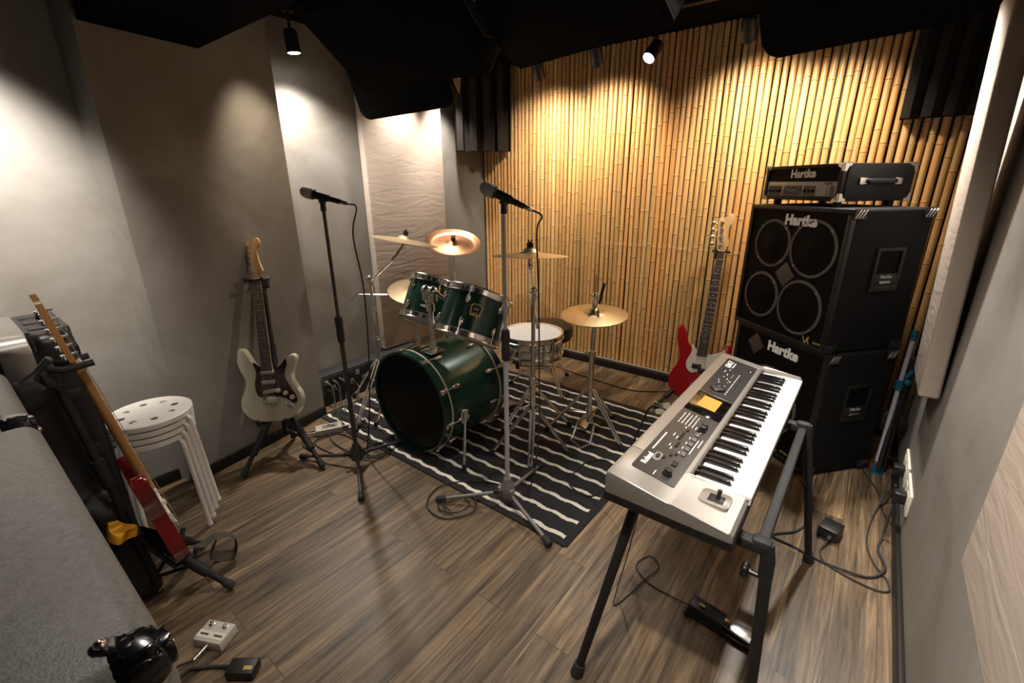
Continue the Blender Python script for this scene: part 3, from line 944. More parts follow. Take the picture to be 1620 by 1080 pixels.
def tripod_legs(t, hub, feet, zc, rad=0.009, brace_z=None, m=M_CHROME, foot_r=0.016, double=True, rg=RUGZ):
    """splayed legs from collar (hub,zc) to feet, with strut back to the tube"""
    hub = V((hub[0], hub[1], 0))
    for f in feet:
        f3 = V((f[0], f[1], rg + 0.012))
        top = V((hub.x, hub.y, zc)) + (f3 - hub).normalized() * 0.022
        top.z = zc
        d = (f3 - top)
        side = d.cross(V((0, 0, 1))).normalized()
        mb = MB()
        if double:
            for s in (-1, 1):
                mb.tube([top + side * s * 0.010, top + d * 0.5 + side * s * 0.010, f3 - d * 0.08 + side * s * 0.007], rad * 0.62, 8)
            mb.tube([f3 - d * 0.12, f3 - d * 0.02], rad * 0.9, 8)
        else:
            mb.tube([top, top + d * 0.35 + V((0, 0, 0.015)), f3 - d * 0.02], rad, 10)
        if brace_z is not None:
            q = top + d * 0.52
            b0 = V((hub.x, hub.y, brace_z)) + V((d.x, d.y, 0)).normalized() * 0.016
            mb.tube([b0, q], rad * 0.62, 8)
        l = mb.build('leg', m, t, world=True)
        MB().tube([f3 - d * 0.07, f3 + V((0, 0, -0.002)), f3 + d.normalized() * 0.006 + V((0, 0, -0.006))], [foot_r * 0.75, foot_r, foot_r * 0.9], 12).build('rubber_foot', M_RUBBER, l, world=True)

def ring_feet(c, r, a0, n=3):
    return [(c[0] + r * math.cos(R(a0 + 360 / n * k)), c[1] + r * math.sin(R(a0 + 360 / n * k))) for k in range(n)]

t = thing('snare_stand', 'low chrome tripod stand carrying the snare drum', 'snare stand', (SN.x, SN.y, RUGZ))
mb = MB(); mb.cyl((SN.x, SN.y, 0.10), (SN.x, SN.y, 0.36), 0.013, seg=14); mb.cyl((SN.x, SN.y, 0.24), (SN.x, SN.y, 0.28), 0.02, seg=14)
mb.build('tube', M_CHROME, t, world=True)
for k in range(3):
    a = R(40 + 120 * k); d = V((math.cos(a), math.sin(a), 0))
    mb = MB()
    mb.tube([V((SN.x, SN.y, 0.35)), V((SN.x, SN.y, 0.365)) + d * 0.06, V((SN.x, SN.y, 0.425)) + d * 0.176, V((SN.x, SN.y, 0.436)) + d * 0.188], 0.007, 8)
    arm = mb.build('cradle_arm', M_CHROME, t, world=True)
    MB().tube([V((SN.x, SN.y, 0.428)) + d * 0.189, V((SN.x, SN.y, 0.470)) + d * 0.196], 0.011, 10).build('rubber_grip', M_RUBBER, arm, world=True)
tripod_legs(t, SN, ring_feet(SN, 0.24, 20), 0.23, 0.0085, 0.12)

# ---- throne
TH = V((-1.69, 2.56, 0))
t = thing('drum_throne', 'round dark brown vinyl drum stool behind the snare drum', 'drum stool', (TH.x, TH.y, 0))
MB().lathe([(0, 0.375), (0.150, 0.375), (0.168, 0.385), (0.176, 0.405), (0.177, 0.450), (0.170, 0.474), (0.150, 0.485), (0.08, 0.490), (0, 0.490)], Matrix.Translation((TH.x, TH.y, 0)), 48).build('seat', M_SEAT, t, world=True)
mb = MB(); mb.cyl((TH.x, TH.y, 0.12), (TH.x, TH.y, 0.375), 0.014, seg=16); mb.cyl((TH.x, TH.y, 0.26), (TH.x, TH.y, 0.31), 0.021, seg=16); mb.box((TH.x, TH.y, 0.370), (0.14, 0.14, 0.008), bev=0.002)
mb.build('post', M_CHROME, t, world=True)
tripod_legs(t, TH, ring_feet(TH, 0.27, -32), 0.26, 0.009, 0.14, rg=0.0)

# ---- cymbals
def cymbal(label, c, n, r, m, china=False, group='cymbals of the drum kit', name='cymbal'):
    n = V(n).normalized()
    if china:
        prof = [(0.007, 0.020), (0.030, 0.017), (0.042, 0.006), (0.055, 0.002), (r * 0.55, -0.006), (r * 0.74, -0.013), (r * 0.80, -0.012), (r * 0.9, -0.002), (r, 0.010)]
    else:
        prof = [(0.007, 0.026), (0.022, 0.024), (0.036, 0.017), (0.046, 0.007), (0.055, 0.003), (r * 0.5, -0.001), (r * 0.8, -0.007), (r, -0.014)]
    th = 0.0013
    full = prof + [(p[0], p[1] - th) for p in reversed(prof)] + [prof[0]]
    o = MB().lathe(full, axis_frame((0, 0, 0), n), 72, capa=False, capb=False).build(name, m, smooth=60)
    o.location = c
    WM[o.name] = Matrix.Translation(V(c))
    return tag(o, label, 'cymbal', group)

def boom_stand(label, base, feet, zc, tubes, boom=None, tip=None, n=(0, 0, 1), name='cymbal_stand', brace=None, rg=RUGZ):
    """tubes: list of (z_top, radius) rising from the floor"""
    t = thing(name, label, 'cymbal stand', (base[0], base[1], rg))
    z = 0.055
    for zt, r in tubes:
        mb = MB()
        mb.cyl((base[0], base[1], z), (base[0], base[1], zt), r, seg=16)
        mb.cyl((base[0], base[1], zt - 0.035), (base[0], base[1], zt + 0.006), r * 1.5, seg=16)
        mb.cyl((base[0], base[1], zt - 0.015), (base[0] + 0.038, base[1] - 0.012, zt - 0.015), 0.004, seg=8)
        mb.sph((base[0] + 0.040, base[1] - 0.0125, zt - 0.015), 0.009, 8, sc=(0.7, 0.7, 1.5))
        mb.build('tube', M_CHROME, t, world=True)
        z = zt
    if zc:
        tripod_legs(t, base, feet, zc, 0.0095, brace, rg=rg)
    mb = MB()
    top = V((base[0], base[1], tubes[-1][0]))
    n = V(n).normalized()
    if boom:
        b0, b1 = V(boom[0]), V(boom[1])
        mb.cyl(b0, b1, 0.0062, seg=10)
        d = (b1 - b0).normalized()
        mb.sph(top + V((0, 0, 0.012)), 0.021, 14)
        mb.cyl(top, top + V((0.0, -0.0, 0.03)), 0.013, seg=12)
        w = d.cross(V((0, 0, 1))).normalized()
        mb.cyl(top + V((0, 0, 0.012)) - w * 0.036, top + V((0, 0, 0.012)) + w * 0.02, 0.006, seg=8)
        mb.sph(b1, 0.017, 14)
        mb.cyl(b1, V(tip) - n * 0.02, 0.0105, 0.006, seg=10)
    mb.cyl(V(tip) - n * 0.06, V(tip) + n * 0.045, 0.0042, seg=8)
    mb.build('boom_arm' if boom else 'tilter', M_CHROME, t, world=True)
    Mn = axis_frame(V(tip), n)
    MB().lathe([(0.004, -0.012), (0.014, -0.012), (0.014, -0.002), (0.006, 0.0)], Mn, 18).build('felt_washer', M_MATTE, t, world=True)
    mb = MB(); mb.lathe([(0.004, 0.027), (0.017, 0.027), (0.017, 0.050), (0.004, 0.050)], Mn, 18)
    mb.build('top_felt', M_MATTE, t, world=True)
    mb = MB(); mb.cyl(V(tip) + n * 0.044, V(tip) + n * 0.056, 0.007, seg=10)
    for s in (-1, 1):
        mb.sph((s * 0.008, 0, 0.060), 0.0045, 8, sc=(1, 0.5, 1.3), M=Mn)
    mb.build('wing_nut', M_BLACK, t, world=True)
    return t

CAMV = V((0, 0, 1.4))
# ride on the straight-boom stand between snare and camera
RB = (-1.274, 1.80)
rc = V((-1.315, 1.825, 1.085))
boom_stand('chrome boom stand in front of the snare, carrying a level cymbal', RB, [(-1.08, 1.88), (-1.43, 1.63), (-1.16, 1.62)], 0.27, [(0.44, 0.0145), (0.62, 0.0125), (0.90, 0.0105)], ((-1.284, 1.85, 0.70), (-1.312, 1.822, 1.02)), tuple(rc), tilt_n(R(120), R(5.5)))
cymbal('level bronze cymbal seen edge on in front of the bamboo', rc, tilt_n(R(120), R(5.5)), 0.190, M_BRONZE)
# china
cc = V((-2.42, 2.40, 1.005))
cn = tilt_n(R(-35), R(22))
boom_stand('straight chrome cymbal stand behind the toms with the copper toned cymbal', (-2.40, 2.385), ring_feet((-2.40, 2.385), 0.25, 200), 0.30, [(0.45, 0.0135), (0.72, 0.0115), (0.95, 0.0065)], None, tuple(cc), cn, brace=0.14)
cymbal('tilted copper toned china cymbal with upturned rim beside the beige panel', cc, cn, 0.200, M_BRONZED, china=True)
# crash on the boom stand by the plaster wall
kc = V((-2.30, 1.865, 1.088))
Lv = (V((-2.166, 2.015, 1.045)) - V((-2.427, 1.691, 1.1315))).normalized()
vd = (kc - CAMV).normalized()
kn = Lv.cross(vd)
if kn.z < 0: kn = -kn
kn = (kn.normalized() - vd * 0.05).normalized()
boom_stand('chrome boom stand by the plaster wall with a long slanting arm', (-2.47, 1.70), [(-2.24, 1.33), (-2.66, 1.60), (-2.36, 1.98)], 0.30, [(0.46, 0.0145), (0.66, 0.0125), (0.84, 0.0105)], ((-2.70, 1.69, 0.675), (-2.27, 1.745, 0.985)), tuple(kc), kn, brace=None)
cymbal('thin slanted pale brass cymbal on the long slanting boom', kc, kn, 0.208, M_BRASSP)
# small low cymbal behind the toms
lc = V((-2.47, 2.06, 0.715))
ln = tilt_n(R(-25), R(17))
boom_stand('short chrome cymbal stand behind the bass drum by the beige panel', (-2.54, 2.10), ring_feet((-2.54, 2.10), 0.20, 60), 0.25, [(0.34, 0.013), (0.52, 0.011), (0.665, 0.0065)], None, tuple(lc), ln)
_ss = [o for o in bpy.data.objects if o.get('label') == 'short chrome cymbal stand behind the bass drum by the beige panel'][0]
MB().cyl((-2.50, 2.13, 0.655), (-2.715, 1.76, 0.70), 0.0075, seg=10).build('side_rod', M_CHROME, _ss, world=True)
cymbal('low pale bronze cymbal partly hidden behind the toms', lc, ln, 0.190, M_BRASSP)

# ---- hi-hat
HH = V((-1.108, 2.128, 0))
t = thing('hi_hat_stand', 'chrome hi-hat stand with pedal at the far edge of the rug', 'hi-hat stand', (HH.x, HH.y, RUGZ))
mb = MB(); mb.cyl((HH.x, HH.y, 0.10), (HH.x, HH.y, 0.53), 0.0145, seg=16); mb.cyl((HH.x, HH.y, 0.50), (HH.x, HH.y, 0.535), 0.021, seg=16)
mb.cyl((HH.x, HH.y, 0.515), (HH.x - 0.04, HH.y - 0.01, 0.515), 0.004, seg=8)
mb.build('lower_tube', M_CHROME, t, world=True)
MB().cyl((HH.x, HH.y, 0.535), (HH.x, HH.y, 0.71), 0.0115, seg=16).build('upper_tube', M_CHROME, t, world=True)
MB().cyl((HH.x, HH.y, 0.70), (HH.x, HH.y, 0.735), 0.018, seg=16).build('bottom_cup', M_MATTE, t, world=True)
MB().cyl((HH.x, HH.y, 0.70), (HH.x, HH.y, 0.955), 0.0034, seg=8).build('pull_rod', M_STEEL, t, world=True)
MB().lathe(ring_prof(0.0146, 0.0175, 0.505, 0.516), Matrix.Translation((HH.x, HH.y, 0)), 20, capa=False, capb=False).build('memory_lock', mat('red_plastic', (0.5, 0.05, 0.03), 0.4), t, world=True)
mb = MB(); mb.cyl((HH.x, HH.y, 0.775), (HH.x, HH.y, 0.80), 0.013, seg=14); mb.cyl((HH.x, HH.y, 0.80), (HH.x, HH.y, 0.835), 0.016, 0.010, seg=14); mb.sph((HH.x, HH.y, 0.845), 0.017, 12)
mb.cyl((HH.x - 0.03, HH.y, 0.845), (HH.x + 0.03, HH.y, 0.845), 0.005, seg=8)
cl = mb.build('clutch', M_CHROME, t, world=True)
MB().tube([(HH.x + 0.02, HH.y + 0.012, 0.80), (HH.x + 0.028, HH.y + 0.02, 0.86), (HH.x + 0.036, HH.y + 0.028, 0.91)], [0.006, 0.008, 0.007], 10).build('drop_lever', M_BLACK, cl, world=True)
tripod_legs(t, HH, [(-0.885, 2.105), (-1.33, 2.02), (-1.09, 2.40)], 0.30, 0.0115, 0.15)
mb = MB()
q = V((HH.x + 0.015, HH.y - 0.05, 0))
mb.tube([q + V((-0.012, 0.04, 0.14)), q + V((-0.055, 0.0, 0.11)), q + V((-0.060, -0.05, 0.03)), q + V((-0.058, -0.07, 0.018)), q + V((0.03, -0.11, 0.016)), q + V((0.058, -0.06, 0.03)), q + V((0.045, 0.0, 0.11)), q + V((0.0, 0.04, 0.14))], 0.0075, 8)
mb.build('pedal_frame', M_CHROME, t, world=True)
MB().hexa([(HH.x - 0.07, HH.y + 0.02, 0.035), (HH.x - 0.015, HH.y + 0.0, 0.035), (HH.x - 0.10, HH.y + 0.30, 0.018), (HH.x - 0.17, HH.y + 0.28, 0.018), (HH.x - 0.07, HH.y + 0.02, 0.045), (HH.x - 0.015, HH.y + 0.0, 0.045), (HH.x - 0.10, HH.y + 0.30, 0.026), (HH.x - 0.17, HH.y + 0.28, 0.026)], bev=0.003).build('footboard', M_STEEL, t, world=True)
hn = tilt_n(R(-80), R(5))
cymbal('upper bronze hi-hat cymbal in front of the bamboo wall', (HH.x, HH.y, 0.755), hn, 0.178, M_BRONZE, group='hi-hat pair')
o = MB().lathe([(0.007, -0.022), (0.036, -0.016), (0.055, -0.003), (0.12, 0.002), (0.176, 0.010), (0.176, 0.0087), (0.12, 0.0007), (0.055, -0.0043), (0.036, -0.0173), (0.007, -0.0233), (0.007, -0.022)], axis_frame((0, 0, 0), hn), 64, capa=False, capb=False).build('cymbal', M_BRONZE, smooth=60)
o.location = (HH.x, HH.y, 0.7285)
tag(o, 'lower bronze hi-hat cymbal under the upper one', 'cymbal', 'hi-hat pair')

# ---- kick pedal between bass drum and hi-hat
KP = V((-1.70, 1.93, RUGZ))
t = thing('kick_pedal', 'dark metal kick pedal behind the bass drum', 'drum pedal', KP)
MB().box((KP.x, KP.y + 0.10, RUGZ + 0.006), (0.09, 0.30, 0.008), bev=0.002).build('base_plate', M_DARKTUBE, t, world=True)
MB().hexa([(KP.x - 0.045, KP.y - 0.01, 0.085), (KP.x + 0.045, KP.y - 0.01, 0.085), (KP.x + 0.045, KP.y + 0.25, 0.024), (KP.x - 0.045, KP.y + 0.25, 0.024), (KP.x - 0.045, KP.y - 0.01, 0.094), (KP.x + 0.045, KP.y - 0.01, 0.094), (KP.x + 0.045, KP.y + 0.25, 0.034), (KP.x - 0.045, KP.y + 0.25, 0.034)], bev=0.003).build('footboard', M_STEEL, t, world=True)
mb = MB()
for s in (-1, 1):
    mb.cyl((KP.x + s * 0.055, KP.y - 0.02, 0.015), (KP.x + s * 0.05, KP.y - 0.02, 0.22), 0.008, seg=10)
mb.cyl((KP.x - 0.075, KP.y - 0.02, 0.21), (KP.x + 0.10, KP.y - 0.02, 0.21), 0.007, seg=10)
mb.build('frame_post', M_CHROME, t, world=True)
mb = MB(); mb.cyl((KP.x, KP.y - 0.02, 0.21), (KP.x, KP.y + 0.03, 0.34), 0.004, seg=8); mb.cyl((KP.x, KP.y + 0.012, 0.345), (KP.x, KP.y + 0.05, 0.33), 0.022, seg=14)
mb.build('beater', M_HEADW, t, world=True)

# ================================================================== MICROPHONES
def mic_stand(label, hub, feet, top, clutch_z, m_low, m_up, mic_dir, mic_label, head_r=0.0245):
    t = thing('microphone_stand', label, 'microphone stand', (hub[0], hub[1], 0), 0, 'straight tripod microphone stands')
    hx, hy = hub
    mb = MB()
    mb.lathe([(0.012, 0.045), (0.030, 0.050), (0.034, 0.075), (0.030, 0.105), (0.019, 0.130), (0.017, 0.145), (0.010, 0.145)], Matrix.Translation((hx, hy, 0)), 20)
    for f in feet:
        d = V((f[0] - hx, f[1] - hy, 0)).normalized()
        mb.box((0.028, 0, 0.075), (0.03, 0.026, 0.05), M=Matrix.Translation((hx, hy, 0)) @ Matrix.Rotation(math.atan2(d.y, d.x), 4, 'Z'), bev=0.005)
    hb = mb.build('hub', m_low, t, world=True)
    sd = V((-0.6, -0.8, 0)).normalized()
    mb = MB(); mb.cyl(V((hx, hy, 0.085)) + sd * 0.03, V((hx, hy, 0.085)) + sd * 0.052, 0.006, seg=10); mb.sph(V((hx, hy, 0.085)) + sd * 0.055, 0.012, 10)
    mb.build('locking_knob', M_BLACK, hb, world=True)
    for f in feet:
        f3 = V((f[0], f[1], 0.017)); d = (f3 - V((hx, hy, 0.075))); s = V((hx, hy, 0.075)) + d.normalized() * 0.03
        l = MB().cyl(s, f3, 0.0085, seg=12).build('leg', m_low, t, world=True)
        MB().tube([f3 - d.normalized() * 0.035, f3 + d.normalized() * 0.008, f3 + d.normalized() * 0.012], [0.0125, 0.0165, 0.012], 14).build('rubber_foot', M_RUBBER, l, world=True)
    MB().cyl((hx, hy, 0.12), (hx, hy, clutch_z), 0.0105, seg=16).build('lower_tube', m_up, t, world=True)
    MB().lathe([(0.010, -0.075), (0.0165, -0.068), (0.0180, -0.03), (0.0165, 0.0), (0.0185, 0.03), (0.0170, 0.055), (0.010, 0.062)], Matrix.Translation((hx, hy, clutch_z)), 18).build('height_clutch', M_RUBBER, t, world=True)
    MB().cyl((hx, hy, clutch_z), (hx, hy, top), 0.0080, seg=14).build('upper_tube', m_up, t, world=True)
    # clip
    d = V(mic_dir).normalized()
    c = V((hx, hy, top + 0.055))
    mb = MB()
    mb.cyl((hx, hy, top - 0.005), (hx, hy, top + 0.012), 0.0125, seg=14)
    mb.cyl((hx, hy, top + 0.010), (hx, hy, top + 0.040), 0.0115, 0.012, seg=14)
    mb.box((0, 0, 0), (0.03, 0.014, 0.02), M=frame((hx, hy, top + 0.036), d, V((0, 0, 1)).cross(d), d.cross(V((0, 0, 1)).cross(d))), bev=0.003)
    mb.tube([c - d * 0.030, c + d * 0.030], [0.0155, 0.0175], 16)
    mb.build('microphone_clip', M_BLACK, t, world=True)
    # microphone
    mic = thing('microphone', mic_label, 'microphone', c, 0, 'handheld vocal microphones')
    m, _ = basis(c - d * 0.085, c + d)
    MB().lathe([(0.0, 0.0), (0.0095, 0.0), (0.0105, 0.004), (0.0118, 0.04), (0.0155, 0.108), (0.0190, 0.122), (0, 0.122)], m, 24).build('handle', M_BLACK, mic, world=True)
    MB().lathe([(0.0, 0.120), (0.0205, 0.120), (head_r, 0.128), (head_r + 0.001, 0.146), (head_r, 0.158), (head_r * 0.80, 0.172), (head_r * 0.42, 0.1795), (0, 0.181)], m, 28).build('grille_ball', M_MESHM, mic, world=True)
    MB().lathe([(0.0205, 0.117), (0.0225, 0.119), (0.0225, 0.128), (0.0205, 0.130)], m, 24, capa=False, capb=False).build('collar_ring', M_DARKTUBE, mic, world=True)
    MB().lathe([(0.0, -0.030), (0.0060, -0.030), (0.0088, -0.022), (0.0088, 0.0), (0.0, 0.0)], m, 18).build('cable_plug', M_NICKEL, mic, world=True)
    return c - d * 0.115, d

md = V((-0.80, -0.52, 0.36)).normalized()
tailL, dL = mic_stand('dark grey microphone stand standing between the pale guitar and bass drum', (-1.920, 1.126), [(-1.667, 0.970), (-2.225, 0.984), (-1.905, 1.46)], 1.305, 0.767, M_DARKTUBE, M_DARKTUBE, V((-0.80, -0.50, 0.26)), 'dark microphone on the stand in front of the plaster wall')
tailR, dR = mic_stand('light grey microphone stand at the front edge of the striped rug', (-1.105, 1.367), [(-1.372, 1.186), (-0.812, 1.266), (-1.151, 1.70)], 1.305, 0.791, M_GREYLEG, M_GREYTUBE, V((-0.80, -0.48, 0.42)), 'grey headed microphone in front of the bamboo wall')
def mic_cable(tail, d, pts, label):
    p = [tail, tail - d * 0.04 + V((0, 0, -0.006))] + [V(q) for q in pts]
    cable('microphone_cable', p, label, 'microphone cables', 0.0034, 8)
mic_cable(tailL, dL, [(-1.765, 1.155, 1.20), (-1.80, 1.20, 0.95), (-1.845, 1.215, 0.6), (-1.875, 1.20, 0.30), (-1.95, 1.21, 0.06), (-2.02, 1.26, 0.012), (-1.99, 1.35, 0.013), (-1.90, 1.31, 0.013), (-1.93, 1.22, 0.012), (-2.02, 1.235, 0.016), (-2.00, 1.33, 0.018), (-1.88, 1.29, 0.016), (-1.94, 1.19, 0.014), (-2.2, 1.17, 0.008), (-2.34, 1.22, 0.008), (-2.33, 1.30, 0.008), (-2.19, 1.28, 0.010)],
          'black cable hanging from the dark microphone by the plaster wall')
mic_cable(tailR, dR, [(-0.985, 1.41, 1.235), (-0.995, 1.44, 1.0), (-0.995, 1.45, 0.7), (-0.998, 1.46, 0.4), (-1.03, 1.47, 0.15), (-1.06, 1.45, 0.03), (-1.14, 1.46, 0.013), (-1.30, 1.415, 0.014), (-1.445, 1.275, 0.008), (-1.40, 1.135, 0.006), (-1.272, 1.115, 0.006), (-1.195, 1.22, 0.008), (-1.26, 1.30, 0.010), (-1.37, 1.22, 0.008), (-1.33, 1.145, 0.010), (-1.245, 1.17, 0.014), (-1.235, 1.25, 0.014), (-1.32, 1.265, 0.014), (-1.34, 1.18, 0.016), (-1.27, 1.16, 0.018)],
          'black cable coiled on the floor by the light grey microphone stand')

# ================================================================== GUITARS
GF = Matrix(((1, 0, 0, 0), (0, 0, -1, 0), (0, 1, 0, 0), (0, 0, 0, 1)))    # (u, v, w) -> x = u, z = v, -y = w (front)

STRAT_BODY = [(0, 0), (.07, .004), (.125, .030), (.158, .085), (.157, .135), (.135, .180), (.119, .215), (.124, .255), (.143, .292), (.152, .325), (.142, .347), (.122, .342), (.100, .305), (.072, .276), (.034, .268),
              (-.034, .282), (-.060, .290), (-.082, .318), (-.103, .362), (-.126, .393), (-.150, .386), (-.158, .350), (-.147, .290), (-.127, .240), (-.121, .210), (-.136, .165), (-.158, .115), (-.154, .068), (-.120, .025), (-.07, .004)]
STRAT_PG = [(-.072, .318), (-.060, .262), (-.074, .205), (-.068, .148), (-.045, .130), (0, .137), (.045, .130), (.088, .112), (.120, .088), (.138, .100), (.135, .128), (.113, .172), (.092, .215), (.090, .258), (.104, .298), (.098, .326), (.076, .300), (.050, .280), (.028, .275), (-.028, .288)]
STRAT_HEAD = [(-.0215, .748), (-.0265, .775), (-.031, .81), (-.0385, .925), (-.033, .938), (-.015, .941), (-.003, .946), (.008, .956), (.022, .958), (.033, .948), (.036, .932), (.030, .917), (.018, .908), (.014, .892), (.017, .860), (.026, .820), (.034, .795), (.035, .785), (.028, .778), (.0215, .748)]
BASS_BODY = [(0, 0), (.075, .002), (.130, .022), (.166, .075), (.170, .13), (.150, .185), (.131, .225), (.132, .27), (.150, .315), (.163, .355), (.156, .380), (.135, .378), (.112, .345), (.080, .312), (.034, .300),
             (-.034, .318), (-.062, .330), (-.088, .362), (-.108, .415), (-.130, .465), (-.152, .472), (-.166, .445), (-.158, .370), (-.138, .300), (-.130, .262), (-.138, .215), (-.166, .150), (-.172, .095), (-.150, .045), (-.085, .006)]
BASS_PG = [(-.070, .365), (-.062, .310), (-.082, .250), (-.078, .205), (-.045, .175), (.0, .185), (.045, .170), (.078, .110), (.110, .085), (.138, .100), (.142, .135), (.124, .180), (.110, .225), (.112, .272), (.130, .318), (.128, .352), (.100, .330), (.060, .312), (.03, .306), (-.03, .322)]
BASS_HEAD = [(-.021, .952), (-.028, .980), (-.034, 1.01), (-.046, 1.135), (-.040, 1.150), (-.016, 1.155), (-.002, 1.162), (.014, 1.178), (.032, 1.178), (.044, 1.162), (.044, 1.140), (.034, 1.124), (.022, 1.112), (.018, 1.09), (.026, 1.04), (.038, 1.005), (.038, .995), (.028, .985), (.021, .952)]

def smooth2(pts, n=4):
    return [(p.x, p.y) for p in spline([(a, b, 0) for a, b in pts], n, True)]

def guitar(M, name, label, cat, bodym, pgm, neckm, boardm, bass=False, headm=None, hard=M_NICKEL):
    t = thing(name, label, cat, M=M)
    G = GF
    body = smooth2(BASS_BODY if bass else STRAT_BODY, 5)
    MB().prism(body, -0.0215, 0.0215, M=G, bev=0.009, seg=4).build('body', bodym, t, smooth=50)
    pg = smooth2(BASS_PG if bass else STRAT_PG, 4)
    MB().prism(pg, 0.021, 0.0240, M=G, bev=0.0008, seg=1).build('pickguard', pgm, t)
    nut = 0.952 if bass else 0.748
    heel = 0.262 if not bass else 0.295
    wh, wn = (0.031, 0.0205) if bass else (0.028, 0.0212)
    # neck: rounded back
    t2 = bmesh.new()
    rings = []
    for k in range(9):
        u = k / 8
        v = heel + (nut - heel) * u
        hw = wh + (wn - wh) * u
        ring = []
        for a in range(9):
            an = PI + PI * a / 8
            ring.append(t2.verts.new(V((hw * math.cos(an), v, 0.0265 + (0.0225 - 0.003 * u) * math.sin(an)))))
        rings.append(ring)
    for p, q in zip(rings[:-1], rings[1:]):
        for a in range(8):
            t2.faces.new((p[a], p[a + 1], q[a + 1], q[a]))
        t2.faces.new((p[8], p[0], q[0], q[8]))
    t2.faces.new(rings[0]); t2.faces.new(list(reversed(rings[-1])))
    bmesh.ops.recalc_face_normals(t2, faces=list(t2.faces))
    mb = MB(); mb._merge(t2, G)
    mb.build('neck', neckm, t, smooth=50)
    scale = nut - (0.088 if bass else 0.100)
    brd = [(-wh, heel - 0.004), (wh, heel - 0.004), (wn, nut), (-wn, nut)]
    mb = MB().prism(brd, 0.0262, 0.0315, M=G, bev=0.001, seg=1)
    nfr = 20 if bass else 22
    for i in range(1, nfr + 1):
        v = nut - scale * (1 - 2 ** (-i / 12))
        if v < heel: break
        u = (nut - v) / (nut - heel); hw = wn + (wh - wn) * u
        mb.box((0, v, 0.0318), (2 * hw - 0.001, 0.0022, 0.0016), M=G, mi=1)
    for i in (3, 5, 7, 9, 12, 15, 17, 19):
        v = nut - scale * (1 - (2 ** (-(i - 1) / 12) + 2 ** (-i / 12)) / 2)
        for dx in ((-0.009, 0.009) if i == 12 else (0,)):
            mb.cyl(V((dx, v, 0.0312)), V((dx, v, 0.0318)), 0.0030, seg=12, mi=2, M=G)
    mb.build('fingerboard', [boardm, M_NICKEL, M_PGWHITE], t)
    MB().box((0, nut + 0.0015, 0.031), (2 * wn, 0.004, 0.008), M=G, bev=0.001).build('nut', M_PGWHITE, t)
    hd = MB().prism(smooth2(BASS_HEAD if bass else STRAT_HEAD, 3), 0.008, 0.0225, M=G, bev=0.003, seg=2).build('headstock', headm or neckm, t, smooth=50)
    # tuners
    n = 4 if bass else 6
    posts = []
    for i in range(n):
        f = i / (n - 1)
        if bass:
            v = 0.995 + 0.125 * f; xe = -0.0335 - 0.011 * f
        else:
            v = 0.778 + 0.137 * f; xe = -0.0275 - 0.0105 * f
        px = xe + (0.022 if bass else 0.0125)
        posts.append((px, v))
        mb = MB()
        mb.cyl(V((px, v, 0.008)), V((px, v, 0.036)), 0.0065 if bass else 0.0036, seg=12, M=G)
        mb.lathe([(0.0, 0.022), (0.011 if bass else 0.0055, 0.022), (0.011 if bass else 0.0055, 0.0245), (0, 0.0245)], G @ Matrix.Translation((px, v, 0)), 16)
        mb.box((px - 0.002, v, 0.003), (0.018 if not bass else 0.03, 0.012 if not bass else 0.02, 0.011), M=G, bev=0.002)
        mb.cyl(V((xe - 0.004, v, 0.003)), V((xe - 0.013, v, 0.003)), 0.0026, seg=8, M=G)
        if bass:
            mb.sph((xe - 0.026, v, 0.003), 0.013, 12, sc=(1.05, 0.95, 0.35), M=G)
        else:
            mb.sph((xe - 0.0165, v, 0.003), 0.0075, 10, sc=(0.9, 0.95, 0.55), M=G)
        mb.build('tuner', M_CHROME, t)
    # strings
    br = 0.086 if bass else 0.102
    for i in range(n):
        f = i / (n - 1) - 0.5
        sw = 0.030 if bass else 0.035
        a = V((f * 2 * (0.028 if bass else 0.0262), br, 0.041)); b = V((f * sw, nut, 0.0345)); c = V((posts[i][0], posts[i][1], 0.031))
        MB().tube([a, b, c], 0.0011 if bass else 0.0006, 5, M=G).build('string', M_STEEL, t)
    # pickups
    if bass:
        for dx, v in ((-0.020, 0.222), (0.022, 0.198)):
            mb = MB().box((dx, v, 0.030), (0.055, 0.028, 0.014), M=G, bev=0.003)
            mb.build('pickup', M_BLACK, t)
        MB().box((0, 0.080, 0.027), (0.075, 0.055, 0.012), M=G, bev=0.002).build('bridge', M_CHROME, t)
        kn = [(0.088, 0.140), (0.105, 0.112)]
    else:
        for v, rot in ((0.262, 0), (0.210, 0), (0.160, R(8))):
            m2 = G @ Matrix.Translation((0, v, 0)) @ Matrix.Rotation(rot, 4, 'Z')
            mb = MB().box((0, 0, 0.0275), (0.070, 0.018, 0.010), M=m2, bev=0.004)
            for k in range(6):
                mb.cyl(V((-0.026 + 0.0104 * k, 0, 0.030)), V((-0.026 + 0.0104 * k, 0, 0.0334)), 0.0024, seg=8, mi=1, M=m2)
            mb.build('pickup', [M_PGWHITE, M_DARKTUBE], t)
        mb = MB().box((0, 0.114, 0.025), (0.078, 0.034, 0.004), M=G, bev=0.001)
        for k in range(6):
            mb.box((-0.0262 + 0.0105 * k, 0.106, 0.032), (0.0096, 0.020, 0.010), M=G, bev=0.001)
        mb.build('bridge', M_CHROME, t)
        kn = [(0.046, 0.162), (0.083, 0.146), (0.116, 0.122)]
        MB().sph((0.093, 0.078, 0.0215), 0.03, 16, sc=(1.0, 0.48, 0.12), M=G @ Matrix.Translation((0.093, 0.078, 0)) @ Matrix.Rotation(R(-32), 4, 'Z') @ Matrix.Translation((-0.093, -0.078, 0))).build('jack_plate', M_CHROME, t)
